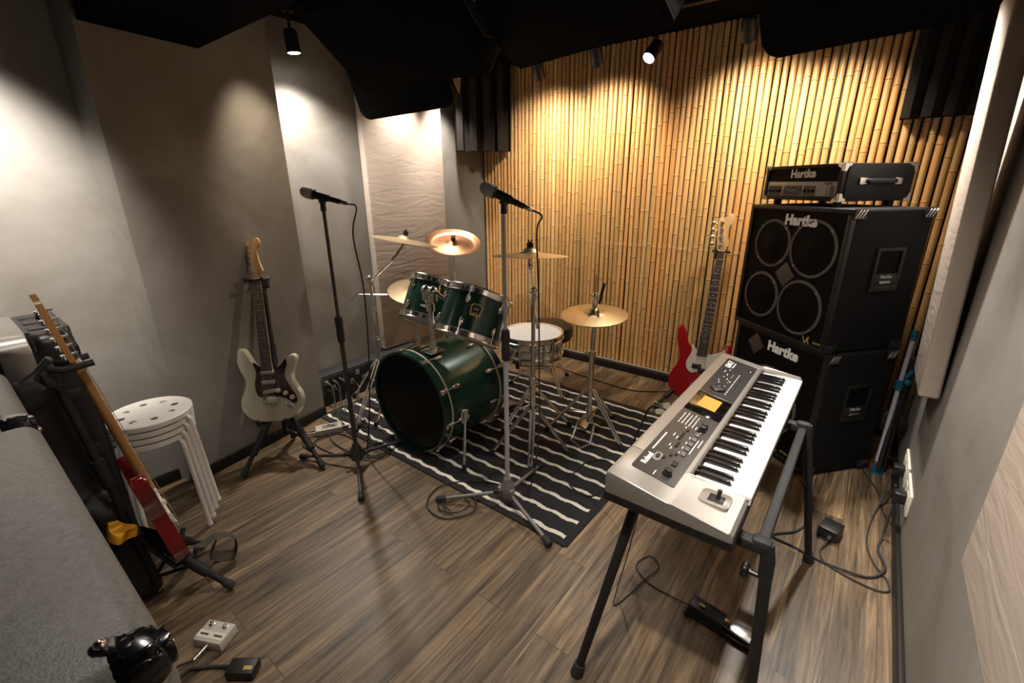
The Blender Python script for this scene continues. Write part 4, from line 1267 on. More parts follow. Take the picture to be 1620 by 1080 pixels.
    for u, v in kn:
        MB().lathe([(0, 0.024), (0.0125, 0.024), (0.0105, 0.036), (0.009, 0.038), (0, 0.038)], G @ Matrix.Translation((u, v, 0)), 20).build('control_knob', M_CHROME if bass else M_PGWHITE, t)
    return t

def pose(base, az, lean, roll=0.0):
    """front faces azimuth az; leans back by lean; roll turns it in its own plane"""
    return Matrix.Translation(V(base)) @ Matrix.Rotation(az + PI / 2, 4, 'Z') @ Matrix.Rotation(-lean, 4, 'X') @ Matrix.Rotation(roll, 4, 'Y')

def guitar_stand(label, Mg, feet, nut_v, hub_z=0.10, back=0.07, arm_v=0.012, cradle_w=0.075, braces=True):
    """tripod stand: pole behind the guitar, yoke round the neck, cradle arms under the body"""
    hub = Mg @ V((0, back, hub_z))
    yk = Mg @ V((0, 0.035, nut_v + 0.012))
    base = V((hub.x, hub.y, 0))
    t = thing('guitar_stand', label, 'guitar stand', base)
    mb = MB()
    low = Mg @ V((0, back + 0.02, -0.10))
    mb.cyl(low, hub, 0.014, seg=14)
    mb.cyl(hub, yk + (hub - yk).normalized() * 0.06, 0.011, seg=14)
    mb.cyl(hub + (yk - hub) * 0.30, hub + (yk - hub) * 0.46, 0.017, seg=14)
    mb.build('pole', M_MATTE, t, world=True)
    mb = MB()
    mb.tube([yk + (hub - yk).normalized() * 0.07, yk + Mg.to_3x3() @ V((0, 0.03, -0.02)), yk], 0.012, 10)
    mb.tube([Mg @ V((-0.042, -0.055, nut_v - 0.005)), Mg @ V((-0.042, 0.012, nut_v)), Mg @ V((-0.03, 0.032, nut_v + 0.01)), Mg @ V((0.03, 0.032, nut_v + 0.01)), Mg @ V((0.042, 0.012, nut_v)), Mg @ V((0.042, -0.055, nut_v - 0.005))], 0.0095, 10)
    mb.box((0, 0.045, nut_v - 0.02), (0.05, 0.03, 0.05), M=Mg, bev=0.006)
    mb.build('neck_yoke', M_RUBBER, t, world=True)
    mb = MB()
    for s in (-1, 1):
        mb.tube([hub, Mg @ V((s * cradle_w * 0.8, back * 0.8, 0.10)), Mg @ V((s * cradle_w, 0.03, -0.014)), Mg @ V((s * cradle_w, -0.03, -0.016)), Mg @ V((s * cradle_w, -0.045, 0.010))], 0.0095, 10)
    mb.build('cradle', M_RUBBER, t, world=True)
    for f in feet:
        f3 = V((f[0], f[1], 0.014)); d = f3 - hub
        l = MB().tube([hub, hub + d * 0.62], 0.0145, 12).tube([hub + d * 0.42, hub + d * 0.74], 0.0185, 12).tube([hub + d * 0.74, hub + d * 0.95], 0.0115, 12).build('leg', M_MATTE, t, world=True)
        MB().tube([hub + d * 0.90, hub + d * 0.97, f3], [0.013, 0.017, 0.013], 12).build('rubber_foot', M_RUBBER, l, world=True)
    if braces:
        for f in feet:
            d = V((f[0], f[1], 0.014)) - hub
            MB().tube([low + (hub - low) * 0.15, hub + d * 0.60], 0.006, 8).build('brace', M_MATTE, t, world=True)
    return t

# pale guitar on stand against the wedge wall
MG = pose((-2.335, 0.93, 0.225), R(-52), R(14.5), R(-4))
guitar(MG, 'electric_guitar', 'pale cream electric guitar with dark pickguard facing the room', 'electric guitar', M_CREAM, M_TORT, M_PALEMAPLE, M_ROSE)
guitar_stand('black tripod stand holding the pale cream guitar', MG, [(-2.295, 0.705), (-2.045, 1.00), (-2.46, 1.06)], 0.748)
# red bass in front of the bamboo
MG = pose((-0.735, 2.850, 0.070), R(-72), R(12), R(3.5))
guitar(MG, 'bass_guitar', 'red bass guitar with white pickguard in front of the bamboo', 'bass guitar', M_RED, M_PGWHITE, M_PALEMAPLE, M_ROSE, bass=True)
guitar_stand('black tripod stand holding the red bass guitar', MG, [(-0.935, 2.69), (-0.66, 2.62), (-0.66, 3.02)], 0.952, hub_z=0.20, back=0.085, cradle_w=0.085)
o = MB().tube(spline([(-0.935, 2.70, 0.055), (-0.90, 2.735, 0.03), (-0.86, 2.71, 0.055), (-0.85, 2.66, 0.03), (-0.90, 2.64, 0.012)], 8), 0.022, 8, flat=0.12).build('instrument_strap', M_PALETAPE, shift=(-0.9, 2.7, 0))
tag(o, 'pale green webbing strap looped over the bass stand foot', 'strap')
# red guitar seen edge-on close to the grey amplifier
MG = pose((-1.765, 0.290, 0.180), R(87), R(9.0), R(0))
guitar(MG, 'electric_guitar', 'deep red electric guitar seen edge on in front of the white stools', 'electric guitar', M_DEEPRED, M_PGWHITE, M_MAPLE, M_MAPLE)
MGR = MG
gs = guitar_stand('black tripod stand holding the deep red guitar by the flight case', MG, [(-1.615, 0.385), (-1.93, 0.40), (-1.83, -0.06)], 0.748, hub_z=0.16, back=0.075)
mb = MB()
ya = MG @ V((0.02, 0.09, 0.16))
Y = Matrix.Translation(MG @ V((-0.035, 0.10, 0.195))) @ Matrix.Rotation(R(-18), 4, 'X') @ Matrix.Rotation(R(10), 4, 'Z')
mb.prism(smooth2([(-0.060, -0.010), (-0.030, -0.018), (0.0, -0.030), (0.040, -0.034), (0.058, -0.022), (0.046, -0.006), (0.030, 0.008), (0.040, 0.030), (0.022, 0.042), (0.004, 0.022), (-0.030, 0.012), (-0.056, 0.010)], 3), -0.016, 0.016, M=Y, bev=0.004)
_sa = mb
_arm = MB().cyl((-1.785, 0.145, 0.945), (-1.80, 0.115, 0.912), 0.009, seg=12)
_arm.cyl((-1.80, 0.115, 0.912), (-1.815, 0.075, 0.885), 0.006, seg=10).build('side_arm', M_STEEL, gs, world=True)
mb = _sa
mb.build('yellow_bracket', M_YELLOW, gs, world=True)['label'] = 'yellow plastic bracket'
st = MB().tube(spline([MGR @ V((0.0, 0.0, -0.006)), V((-1.79, 0.36, 0.12)), V((-1.79, 0.42, 0.125)), V((-1.78, 0.47, 0.09)), V((-1.78, 0.46, 0.02)), V((-1.81, 0.42, 0.012)), V((-1.81, 0.39, 0.05)), V((-1.79, 0.41, 0.10))], 8), 0.022, 8, flat=0.10).build('instrument_strap', M_STRAPK, shift=(-1.72, 0.46, 0))
tag(st, 'khaki webbing strap hanging from the deep red guitar to the floor', 'strap')

# black padded bag between flight case and red guitar
mb = MB()
bagM = Matrix.Translation((-1.93, 0.19, 0.0)) @ Matrix.Rotation(R(4), 4, 'Z') @ Matrix.Rotation(R(7), 4, 'X')
bag = thing('instrument_bag', 'black padded instrument bag standing behind the deep red guitar', 'instrument bag', M=Matrix.Translation((-1.93, 0.19, 0)))
MB().prism(smooth2([(0, 0.004), (0.10, 0.008), (0.15, 0.05), (0.165, 0.16), (0.14, 0.30), (0.145, 0.40), (0.10, 0.46), (0.055, 0.50), (0.05, 0.80), (0.03, 0.86), (-0.03, 0.86), (-0.05, 0.80), (-0.055, 0.50), (-0.10, 0.46), (-0.145, 0.40), (-0.14, 0.30), (-0.165, 0.16), (-0.15, 0.05), (-0.10, 0.008)], 4), -0.035, 0.035, M=bagM @ GF, bev=0.02, seg=3).build('padded_shell', M_MATTE, bag, world=True)
MB().tube(spline([bagM @ V((0.1, -0.037, 0.40)), bagM @ V((0.12, -0.07, 0.30)), bagM @ V((0.1, -0.06, 0.16)), bagM @ V((0.09, -0.037, 0.10))], 8), 0.018, 8, flat=0.15).build('carry_strap', M_RUBBER, bag, world=True)

# ================================================================== STOOLS
from mathutils.geometry import delaunay_2d_cdt
def plate_with_holes(mb, outer, holes, z0, z1, M=None, mi=0):
    pts, edges = [], []
    loops = [outer] + holes
    rngs = []
    for lp in loops:
        o = len(pts); n = len(lp)
        pts += [V((p[0], p[1])) for p in lp]
        edges += [(o + i, o + (i + 1) % n) for i in range(n)]
        rngs.append((o, n))
    v, e, f, *_ = delaunay_2d_cdt(pts, edges, [], 0, 1e-6)
    hc = [(sum(p[0] for p in h) / len(h), sum(p[1] for p in h) / len(h), max(p[0] for p in h) - sum(p[0] for p in h) / len(h)) for h in holes]
    def solid(fc):
        c = sum((v[i] for i in fc), V((0, 0))) / len(fc)
        return all((c.x - x) ** 2 + (c.y - y) ** 2 > r * r for x, y, r in hc)
    f = [fc for fc in f if solid(fc)]
    t = bmesh.new()
    a = [t.verts.new((p.x, p.y, z0)) for p in v]; b = [t.verts.new((p.x, p.y, z1)) for p in v]
    for fc in f:
        t.faces.new([a[i] for i in reversed(fc)]); t.faces.new([b[i] for i in fc])
    for i0, n in rngs:
        for i in range(n):
            j = (i + 1) % n
            t.faces.new((a[i0 + i], a[i0 + j], b[i0 + j], b[i0 + i]))
    bmesh.ops.recalc_face_normals(t, faces=list(t.faces))
    mb._merge(t, M, mi)

def circ2(cx, cy, r, n):
    return [(cx + r * math.cos(2 * PI * i / n), cy + r * math.sin(2 * PI * i / n)) for i in range(n)]
def stool(label):
    t = thing('stool', label, 'stool', (0, 0, 0), 0, 'stack of white round stools')
    mb = MB()
    plate_with_holes(mb, circ2(0, 0, 0.146, 64), [circ2(0.090 * math.cos(2 * PI * k / 8), 0.090 * math.sin(2 * PI * k / 8), 0.0135, 18) for k in range(8)], 0.440, 0.445)
    mb.lathe([(0.146, 0.445), (0.150, 0.442), (0.150, 0.424), (0.147, 0.424), (0.146, 0.440)], None, 64, capa=False, capb=False)
    mb.build('seat', M_WHITE, t)
    for k in range(4):
        a = R(90 * k); d = V((math.cos(a), math.sin(a), 0))
        l = MB().tube(spline([d * 0.03 + V((0, 0, 0.430)), d * 0.115 + V((0, 0, 0.430)), d * 0.147 + V((0, 0, 0.415)), d * 0.160 + V((0, 0, 0.36)), d * 0.185 + V((0, 0, 0.008))], 6), 0.0095, 10).build('leg', M_WHITE, t)
        MB().cyl(d * 0.1848 + V((0, 0, 0.012)), d * 0.1855 + V((0, 0, 0.0)), 0.0110, seg=12).build('foot_cap', M_WHITE, l)
    return t
SC = V((-2.235, 0.402, 0))
st0 = stool('bottom white round stool of the stack, its feet on the floor')
names = ['second lowest white round stool in the stack by the wall', 'white round stool just under the topmost one', 'topmost white round stool with ring of holes in seat']
def stM(i):
    return Matrix.Translation(SC + V((0.004 * i, 0.001 * i, 0.0285 * i))) @ Matrix.Rotation(R(22 + 6.5 * i), 4, 'Z')
st0.matrix_world = stM(0)
for i in range(3):
    dup(st0, stM(i + 1), names[i])

# ================================================================== FLIGHT CASE AND AMPLIFIERS AT THE NEAR END
FC = (-2.10, 0.245)       # far corner facing the room
fx0, fx1, fy0, fy1, fz = -2.54, -2.095, -0.24, 0.25, 0.95
t = thing('flight_case', 'tall black moulded flight case with silver band by the plaster wall', 'flight case', ((fx0 + fx1) / 2, (fy0 + fy1) / 2, 0))
ym = 0.10
def case_half(y0, y1, nm):
    mb = MB()
    pr = [(p[0] + fx0, p[1] + 0.03) for p in rrect(fx1 - fx0, fz - 0.03, 0.06, 6)]
    Mx = frame((0, y0, 0), (1, 0, 0), (0, 0, 1), (0, -1, 0))
    mb.prism(pr, -(y1 - y0), 0, M=Mx, bev=0.035 if nm else 0.004, seg=4)
    for zz in (0.25, 0.5, 0.72):
        mb.box((fx1 - 0.002, (y0 + y1) / 2, zz), (0.016, (y1 - y0) * 0.55, 0.05), bev=0.006)
    for xx in (-2.42, -2.31, -2.20):
        mb.box((xx, (y0 + y1) / 2, fz - 0.002), (0.05, (y1 - y0) * 0.72, 0.014), bev=0.005)
    return mb
case_half(0.135, fy1, 1).build('far_lid', M_CASE, t, world=True)
case_half(fy0, 0.065, 1).build('near_shell', M_CASE, t, world=True)
pr = [(p[0] + fx0 - 0.003, p[1] + 0.027) for p in rrect(fx1 - fx0 + 0.006, fz - 0.024, 0.062, 6)]
MB().prism(pr, -0.075, 0, M=frame((0, 0.0625, 0), (1, 0, 0), (0, 0, 1), (0, -1, 0)), bev=0.003, seg=1).build('silver_band', M_ALU, t, world=True)
for zz in (0.30, 0.78):
    l = MB().box((fx1 + 0.006, 0.10, zz), (0.012, 0.075, 0.06), bev=0.004).build('latch', M_STEEL, t, world=True)
    MB().cyl((fx1 + 0.014, 0.075, zz), (fx1 + 0.014, 0.125, zz), 0.010, seg=12).build('latch_lever', M_CHROME, l, world=True)
MB().tube(spline([(-2.36, 0.20, fz - 0.004), (-2.35, 0.205, fz + 0.018), (-2.24, 0.205, fz + 0.018), (-2.23, 0.20, fz - 0.004)], 6), 0.010, 10).build('top_handle', M_BLACK, t, world=True)
for xx in (fx0 + 0.05, fx1 - 0.05):
    for yy in (fy0 + 0.05, fy1 - 0.05):
        MB().cyl((xx, yy, 0), (xx, yy, 0.035), 0.022, seg=14).build('foot', M_RUBBER, t, world=True)

def tolex_amp(name, label, x0, x1, y0, y1, z1, cat, corners):
    t = thing(name, label, cat, ((x0 + x1) / 2, (y0 + y1) / 2, 0))
    MB().box(((x0 + x1) / 2, (y0 + y1) / 2, z1 / 2 + 0.0125), (x1 - x0, y1 - y0, z1 - 0.025), bev=0.028, seg=5).build('cabinet', M_TOLEX, t, world=True)
    for xx in (x0 + 0.07, x1 - 0.07):
        for yy in (y0 + 0.05, y1 - 0.05):
            MB().lathe([(0, 0), (0.018, 0), (0.022, 0.03), (0, 0.03)], Matrix.Translation((xx, yy, 0)), 16).build('rubber_foot', M_RUBBER, t, world=True)
    # grille cloth towards the near side
    MB().box(((x0 + x1) / 2, y0 - 0.002, z1 / 2), (x1 - x0 - 0.09, 0.012, z1 - 0.14), bev=0.004).build('grille_cloth', M_GRILLE, t, world=True)
    for (cx, cy) in corners:
        sx = 1 if cx == x1 else -1; sy = 1 if cy == y1 else -1
        # three-lobed moulded corner cap
        mb = MB()
        Mc = Matrix.Translation((cx, cy, z1)) @ Matrix.Diagonal((-sx, -sy, -1, 1))
        th = 0.003; q_ = 0.76
        lobe = [(p.x, p.y) for p in spline([(0.012, 0.006, 0), (0.034, 0.006, 0), (0.035, 0.018, 0), (0.040, 0.028, 0), (0.050, 0.036, 0), (0.0535, 0.046, 0), (0.0525, 0.0525, 0), (0.046, 0.0535, 0), (0.036, 0.050, 0), (0.028, 0.040, 0), (0.018, 0.035, 0), (0.006, 0.034, 0), (0.006, 0.012, 0)], 4, True)]
        t3 = bmesh.new()
        bmesh.ops.create_cube(t3, size=1)
        for v in t3.verts:
            v.co = V(((v.co.x + 0.5) * 0.064 - th, (v.co.y + 0.5) * 0.064 - th, (v.co.z + 0.5) * 0.064 - th))
        bmesh.ops.bevel(t3, geom=list(t3.edges), offset=0.030, segments=8, affect='EDGES', profile=0.5)
        bmesh.ops.transform(t3, matrix=Mc, verts=list(t3.verts)); bmesh.ops.recalc_face_normals(t3, faces=list(t3.faces))
        mb._merge(t3)
        for A in (frame((0, 0, 0), (1, 0, 0), (0, 1, 0), (0, 0, 1)), frame((0, 0, 0), (0, 1, 0), (0, 0, 1), (1, 0, 0)), frame((0, 0, 0), (0, 0, 1), (1, 0, 0), (0, 1, 0))):
            t4 = MB().prism(lobe, -th + 0.0005, 0.012, bev=0.003, seg=2).bm
            bmesh.ops.transform(t4, matrix=Mc @ A, verts=list(t4.verts)); bmesh.ops.recalc_face_normals(t4, faces=list(t4.faces))
            mb._merge(t4)
        k = mb.build('corner_cap', M_CAP, t, world=True, smooth=60)
        for q in ((0.0445, 0.0445, -th), (-th, 0.0445, 0.0445), (0.0445, -th, 0.0445)):
            MB().sph(Mc @ V(q), 0.0062, 12).build('rivet', M_NICKEL, k, world=True)
    return t
# combo amplifier under the camera's side, its far top edge along X
amp = tolex_amp('guitar_amplifier', 'big grey tolex guitar amplifier with black corner cap and top handle', -1.215, -0.470, -0.24, 0.052, 0.98, 'guitar amplifier', [(-0.470, 0.052)])
mb = MB()
mb.box((-0.985, -0.085, 0.984), (0.045, 0.03, 0.010), bev=0.003); mb.box((-0.715, -0.085, 0.984), (0.045, 0.03, 0.010), bev=0.003)
mb.tube(spline([(-0.985, -0.085, 0.988), (-0.95, -0.085, 1.005), (-0.90, -0.085, 1.010), (-0.80, -0.085, 1.010), (-0.75, -0.085, 1.005), (-0.715, -0.085, 0.988)], 6), 0.013, 10, flat=0.7)
mb.build('top_handle', M_BLACK, amp, world=True)
tolex_amp('speaker_cabinet', 'second grey tolex cabinet standing beyond the big grey amplifier', -1.66, -1.235, -0.20, 0.050, 0.978, 'speaker cabinet', [(-1.235, 0.050)])

# ================================================================== BASS AMPLIFIER STACK
def stack_frame(fr, yaw, z):
    l = V((math.cos(yaw), math.sin(yaw), 0)); b = V((l.y, -l.x, 0))
    # local x: viewer's left-to-right along the front, y: into the cabinet, z up; origin at front left bottom
    return l, b
def cab_matrix(fr, yaw, W, z):
    l = V((math.cos(yaw), math.sin(yaw), 0)); b = V((l.y, -l.x, 0))
    return frame(V((fr[0], fr[1], z)) + l * W, -l, b, (0, 0, 1))
FRONT = lambda M, x, z, off=0.0: M @ Matrix.Translation((x, -off, z)) @ Matrix.Rotation(R(90), 4, 'X')   # local plane: x right, y up, z out of the front
SIDE = lambda M, W, y, z, off=0.0: M @ Matrix.Translation((W + off, y, z)) @ Matrix.Rotation(R(90), 4, 'Z') @ Matrix.Rotation(R(90), 4, 'X')

def bass_cab(label, fr, yaw, W, D, H, z, speakers, horn, logo, badge, tilt=0.0):
    M = cab_matrix(fr, yaw, W, z)
    t = thing('bass_cabinet', label, 'bass cabinet', M=M)
    MB().box((W / 2, D / 2 + 0.008, H / 2), (W, D - 0.016, H), bev=0.012, seg=3).build('cabinet', M_CARPET, t)
    mb = MB()
    fw = 0.022
    for c, s in (((W / 2, 0.006, fw / 2), (W, 0.026, fw)), ((W / 2, 0.006, H - fw / 2), (W, 0.026, fw)), ((fw / 2, 0.006, H / 2), (fw, 0.026, H - 2 * fw)), ((W - fw / 2, 0.006, H / 2), (fw, 0.026, H - 2 * fw))):
        mb.box(c, s, bev=0.005)
    mb.build('front_frame', M_BLACK, t)
    MB().box((W / 2, 0.0045, H / 2), (W - 2 * fw, 0.008, H - 2 * fw)).build('grille', M_GRILLE, t)
    for (x, zz, r) in speakers:
        F = FRONT(M, x, zz, -0.0005)
        F = M.inverted() @ F
        s = MB().lathe([(r - 0.006, 0.0005), (r - 0.006, 0.004), (r + 0.006, 0.004), (r + 0.008, 0.0005)], F, 56, capa=False, capb=False).build('speaker_ring', M_RING, t)
        MB().lathe([(0, 0.0032), (r * 0.32, 0.0026), (r * 0.34, 0.0016), (r - 0.006, 0.0022)], F, 48, capa=False, capb=False).build('speaker_cone', M_CONE, s)
        for k in range(4):
            a = R(45 + 90 * k)
            MB().cyl(F @ V((r * math.cos(a), r * math.sin(a), 0.003)), F @ V((r * math.cos(a), r * math.sin(a), 0.0065)), 0.004, seg=8).build('screw', M_STEEL, s)
    if horn:
        x, zz, hw = horn
        F = M.inverted() @ FRONT(M, x, zz, -0.0005)
        t2 = bmesh.new()
        o = [t2.verts.new(F @ V(p)) for p in ((hw, 0, 0.0015), (0, hw, 0.0015), (-hw, 0, 0.0015), (0, -hw, 0.0015))]
        q = [t2.verts.new(F @ V((p[0] * 0.5, p[1] * 0.5, 0.009))) for p in ((hw, 0), (0, hw), (-hw, 0), (0, -hw))]
        for i in range(4):
            t2.faces.new((o[i], o[(i + 1) % 4], q[(i + 1) % 4], q[i]))
        t2.faces.new(q)
        bmesh.ops.recalc_face_normals(t2, faces=list(t2.faces))
        mb = MB(); mb._merge(t2); mb.build('tweeter', M_HORN, t)
    x, zz, size, txt = logo
    F = M.inverted() @ FRONT(M, x, zz, 0.001)
    text(txt, size, F, M_PRINT, t, extrude=0.0025, off=0.0030, sx=0.98, spacing=1.04)
    if badge:
        x, zz = badge
        F = M.inverted() @ FRONT(M, x, zz, 0.0006)
        mb = MB()
        for p0, p1 in (((-0.030, 0.018), (-0.014, -0.016)), ((-0.016, -0.014), (0.004, 0.020)), ((-0.004, 0.016), (0.010, -0.016)), ((0.006, 0.014), (-0.010, -0.016))):
            mb.cyl(F @ V((p0[0] - 0.02, p0[1], 0.001)), F @ V((p1[0] - 0.02, p1[1], 0.001)), 0.0022, seg=6)
        mb.build('series_badge', M_GOLDPRINT, t)
        text('series', 0.022, F @ Matrix.Translation((0.035, 0.002, 0)), M_GOLDPRINT, t, name='series_badge')
    # recessed side handle
    F = M.inverted() @ SIDE(M, W, D * 0.55, H * 0.60, 0.0)
    hd = MB()
    for c, s in (((0, 0.085, 0.004), (0.15, 0.016, 0.012)), ((0, -0.085, 0.004), (0.15, 0.030, 0.012)), ((-0.067, 0, 0.004), (0.016, 0.16, 0.012)), ((0.067, 0, 0.004), (0.016, 0.16, 0.012)), ((0, -0.045, 0.004), (0.13, 0.05, 0.010))):
        hd.box(c, s, M=F, bev=0.003)
    h = hd.build('side_handle', M_BLACK, t)
    MB().box((0, 0.028, 0.0012), (0.118, 0.10, 0.002), M=F).build('handle_recess', M_CONE, h)
    text('Hartke', 0.022, F @ Matrix.Translation((0, -0.034, 0.0095)), M_GREYPRINT, h, extrude=0.0006, off=0.0006, name='handle_lettering')
    MB().box((-0.005, -0.058, 0.012), (0.06, 0.012, 0.006), M=F, bev=0.002).build('handle_bar', M_STEEL, h)
    # ribbed corner protectors
    for (yy, zz) in ((0.03, H - 0.02), (D - 0.03, H - 0.02), (0.03, 0.02), (D - 0.03, 0.02)):
        F = M.inverted() @ SIDE(M, W, yy, zz, 0.0)
        k = MB().box((0, 0, 0.002), (0.065, 0.045, 0.008), M=F, bev=0.003).build('corner_protector', M_BLACK, t)
        mb = MB()
        for i in (-1, 0, 1):
            mb.box((i * 0.016, 0, 0.007), (0.006, 0.042, 0.003), M=F @ Matrix.Translation((i * 0.016, 0, 0)) @ Matrix.Rotation(R(-35), 4, 'Z') @ Matrix.Translation((-i * 0.016, 0, 0)), bev=0.001)
        mb.build('corner_rib', M_STEEL if zz > H / 2 else M_BLACK, k)
    return t

YA = R(140)
bass_cab('upper black bass cabinet with four round speakers, under the amplifier head', (-0.087, 2.414), YA, 0.606, 0.425, 0.640, 0.655,
         [(0.185, 0.455, 0.112), (0.435, 0.455, 0.125), (0.165, 0.185, 0.112), (0.42, 0.175, 0.125)], (0.300, 0.315, 0.062), (0.34, 0.575, 0.066, 'Hartke'), (0.53, 0.036))
bass_cab('lower black bass cabinet standing on the floor beneath the upper one', (-0.060, 2.415), YA, 0.61, 0.385, 0.635, 0.018,
         [(0.305, 0.27, 0.185)], (0.155, 0.545, 0.062), (0.345, 0.565, 0.070, 'Hartke'), (0.44, 0.045))
Ml = cab_matrix((-0.060, 2.415), YA, 0.61, 0.0)
_lc = bpy.data.objects['bass_cabinet.001']
for x in (0.05, 0.56):
    for y in (0.05, 0.335):
        MB().lathe([(0, 0), (0.018, 0), (0.021, 0.019), (0, 0.019)], Ml @ Matrix.Translation((x, y, 0)), 16).build('rubber_foot', M_RUBBER, _lc, world=True)
_uc = bpy.data.objects['bass_cabinet']
Mu = cab_matrix((-0.087, 2.414), YA, 0.606, 0.6525)
for x in (0.06, 0.54):
    for y in (0.05, 0.37):
        MB().cyl(Mu @ V((x, y, 0)), Mu @ V((x, y, 0.006)), 0.018, seg=14).build('rubber_foot', M_RUBBER, _uc, world=True)
F = WM['bass_cabinet.001'].inverted() @ FRONT(WM['bass_cabinet.001'], 0.53, 0.045, 0.0006)
MB().box((0, 0, 0.001), (0.045, 0.022, 0.002), M=F).build('series_badge', M_GREENPRINT, _lc)

# amplifier head
HW, HD, HH2 = 0.475, 0.375, 0.160
M = cab_matrix((-0.162, 2.545), R(138.5), HW, 1.320)
hd = thing('bass_amplifier_head', 'black bass amplifier head with silver control panel on top of the stack', 'amplifier head', M=M)
MB().box((HW / 2, HD / 2 + 0.012, HH2 / 2), (HW, HD - 0.024, HH2), bev=0.006).build('cabinet', M_VINYL, hd)
mb = MB()
for c, s in (((HW / 2, 0.008, 0.010), (HW, 0.022, 0.020)), ((HW / 2, 0.008, HH2 - 0.008), (HW, 0.022, 0.016)), ((0.010, 0.008, HH2 / 2), (0.020, 0.022, HH2)), ((HW - 0.010, 0.008, HH2 / 2), (0.020, 0.022, HH2))):
    mb.box(c, s, bev=0.004)
mb.build('front_frame', M_VINYL, hd)
MB().box((HW / 2, 0.010, HH2 - 0.042), (HW - 0.036, 0.010, 0.056)).build('grille', M_GRILLE, hd)
fp = MB().box((HW / 2, 0.009, 0.052), (HW - 0.040, 0.012, 0.066), bev=0.001).build('control_panel', M_FACE, hd)
Fh = lambda x, z, off=0.0: M.inverted() @ FRONT(M, x, z, off)
text('Hartke', 0.052, Fh(0.245, HH2 - 0.040, -0.004), M_PRINT, hd, extrude=0.002, off=0.0022, spacing=1.04)
text('Hartke', 0.016, Fh(0.405, 0.076, -0.0025), M_BLACK, fp, extrude=0.0003, off=0.0006, name='panel_lettering')
for c, s in (((0.075, 0.045, 0), (0.085, 0.044, 0.002)), ((0.195, 0.045, 0), (0.115, 0.044, 0.002)), ((0.300, 0.045, 0), (0.070, 0.044, 0.002)), ((0.430, 0.045, 0), (0.022, 0.044, 0.002))):
    MB().box((0, 0, 0), s, M=Fh(c[0], c[1], -0.0028)).build('control_field', M_PANEL, fp)
for i, x in enumerate((0.045, 0.070, 0.092, 0.110, 0.278, 0.300, 0.322)):
    MB().lathe([(0, 0), (0.0075, 0), (0.006, 0.012), (0, 0.012)], Fh(x, 0.043, -0.002), 16).build('control_knob', M_BLACK, fp)
    MB().box((0, 0.003, 0.0122), (0.0016, 0.006, 0.001), M=Fh(x, 0.043, -0.002)).build('knob_pointer', M_PRINT, bpy.data.objects[sorted([o.name for o in fp.children if o.name.startswith('control_knob')])[-1]]) if False else None
for i in range(10):
    x = 0.148 + 0.0105 * i
    zz = 0.044 + 0.00075 * (i - 4.5) ** 2
    MB().box((0, 0, 0.003), (0.006, 0.0045, 0.006), M=Fh(x, zz, -0.002), bev=0.001).build('equaliser_slider', M_PGWHITE, fp)
MB().box((0, 0, 0.002), (0.048, 0.050, 0.002), M=Fh(0.378, 0.043, -0.003)).build('meter_plate', M_GREYPRINT, fp)
# side handle + nickel corners
Fs = lambda y, z, off=0.0: M.inverted() @ SIDE(M, HW, y, z, off)
h = MB().tube(spline([(-0.075, 0, 0.006), (-0.055, 0, 0.020), (0.055, 0, 0.020), (0.075, 0, 0.006)], 6), 0.011, 10, flat=0.7, M=Fs(HD * 0.52, 0.085)).build('side_handle', M_BLACK, hd)
for s in (-1, 1):
    MB().box((s * 0.092, 0, 0.006), (0.040, 0.030, 0.010), M=Fs(HD * 0.52, 0.085), bev=0.004).build('handle_cap', M_NICKEL, h)
for (x, y, z) in ((HW, 0, HH2), (HW, 0, 0), (HW, HD, HH2), (HW, HD, 0), (0, 0, HH2), (0, 0, 0)):
    sx = -1 if x else 1; sy = 1 if y == 0 else -1; sz = -1 if z else 1
    Mc = Matrix.Translation((x, y, z)) @ Matrix.Diagonal((sx, sy, sz, 1))
    mb = MB()
    for A in (frame((0, 0, 0), (1, 0, 0), (0, 1, 0), (0, 0, 1)), frame((0, 0, 0), (0, 1, 0), (0, 0, 1), (1, 0, 0)), frame((0, 0, 0), (0, 0, 1), (1, 0, 0), (0, 1, 0))):
        t4 = MB().prism([(-0.003, -0.003), (0.034, -0.003), (0.034, 0.010), (0.018, 0.014), (0.012, 0.034), (-0.003, 0.034)], -0.003, 0.002, bev=0.001, seg=1).bm
        bmesh.ops.transform(t4, matrix=Mc @ A, verts=list(t4.verts)); bmesh.ops.recalc_face_normals(t4, faces=list(t4.faces))
        mb._merge(t4)
    mb.build('corner_cap', M_NICKEL, hd)
for x in (0.05, HW - 0.05):
    for y in (0.05, HD - 0.05):
        MB().lathe([(0, -0.024), (0.016, -0.024), (0.018, 0), (0, 0)], Matrix.Translation((x, y, 0)), 16).build('rubber_foot', M_RUBBER, hd)

# ================================================================== KEYBOARD
KL, KD = 1.10, 0.315
MK = frame((-0.121, 0.945, 0.612), (0, 1, 0), (-1, 0, 0), (0, 0, 1))   # a: low keys -> high keys, b: player -> back, c: up
kb = thing('keyboard', 'silver synthesizer keyboard on the black folding stand', 'keyboard', M=MK)
PA = frame((0, 0, 0), (0, 1, 0), (0, 0, 1), (1, 0, 0))      # prism profile (b, c) extruded along a
ztop = lambda b: 0.060 + (b - 0.150) * 0.19                   # sloping top panel
prof_end = [(0.0, 0.012), (0.0, 0.040), (0.008, 0.050), (0.140, 0.058), (0.150, 0.061), (0.300, 0.0885), (0.312, 0.084), (0.315, 0.072), (0.315, 0.012), (0.295, 0.0), (0.02, 0.0)]
prof_mid = [(0.004, 0.012), (0.004, 0.026), (0.140, 0.030), (0.143, 0.058), (0.150, 0.061), (0.300, 0.0885), (0.312, 0.084), (0.315, 0.072), (0.315, 0.012), (0.295, 0.0), (0.02, 0.0)]
mb = MB()
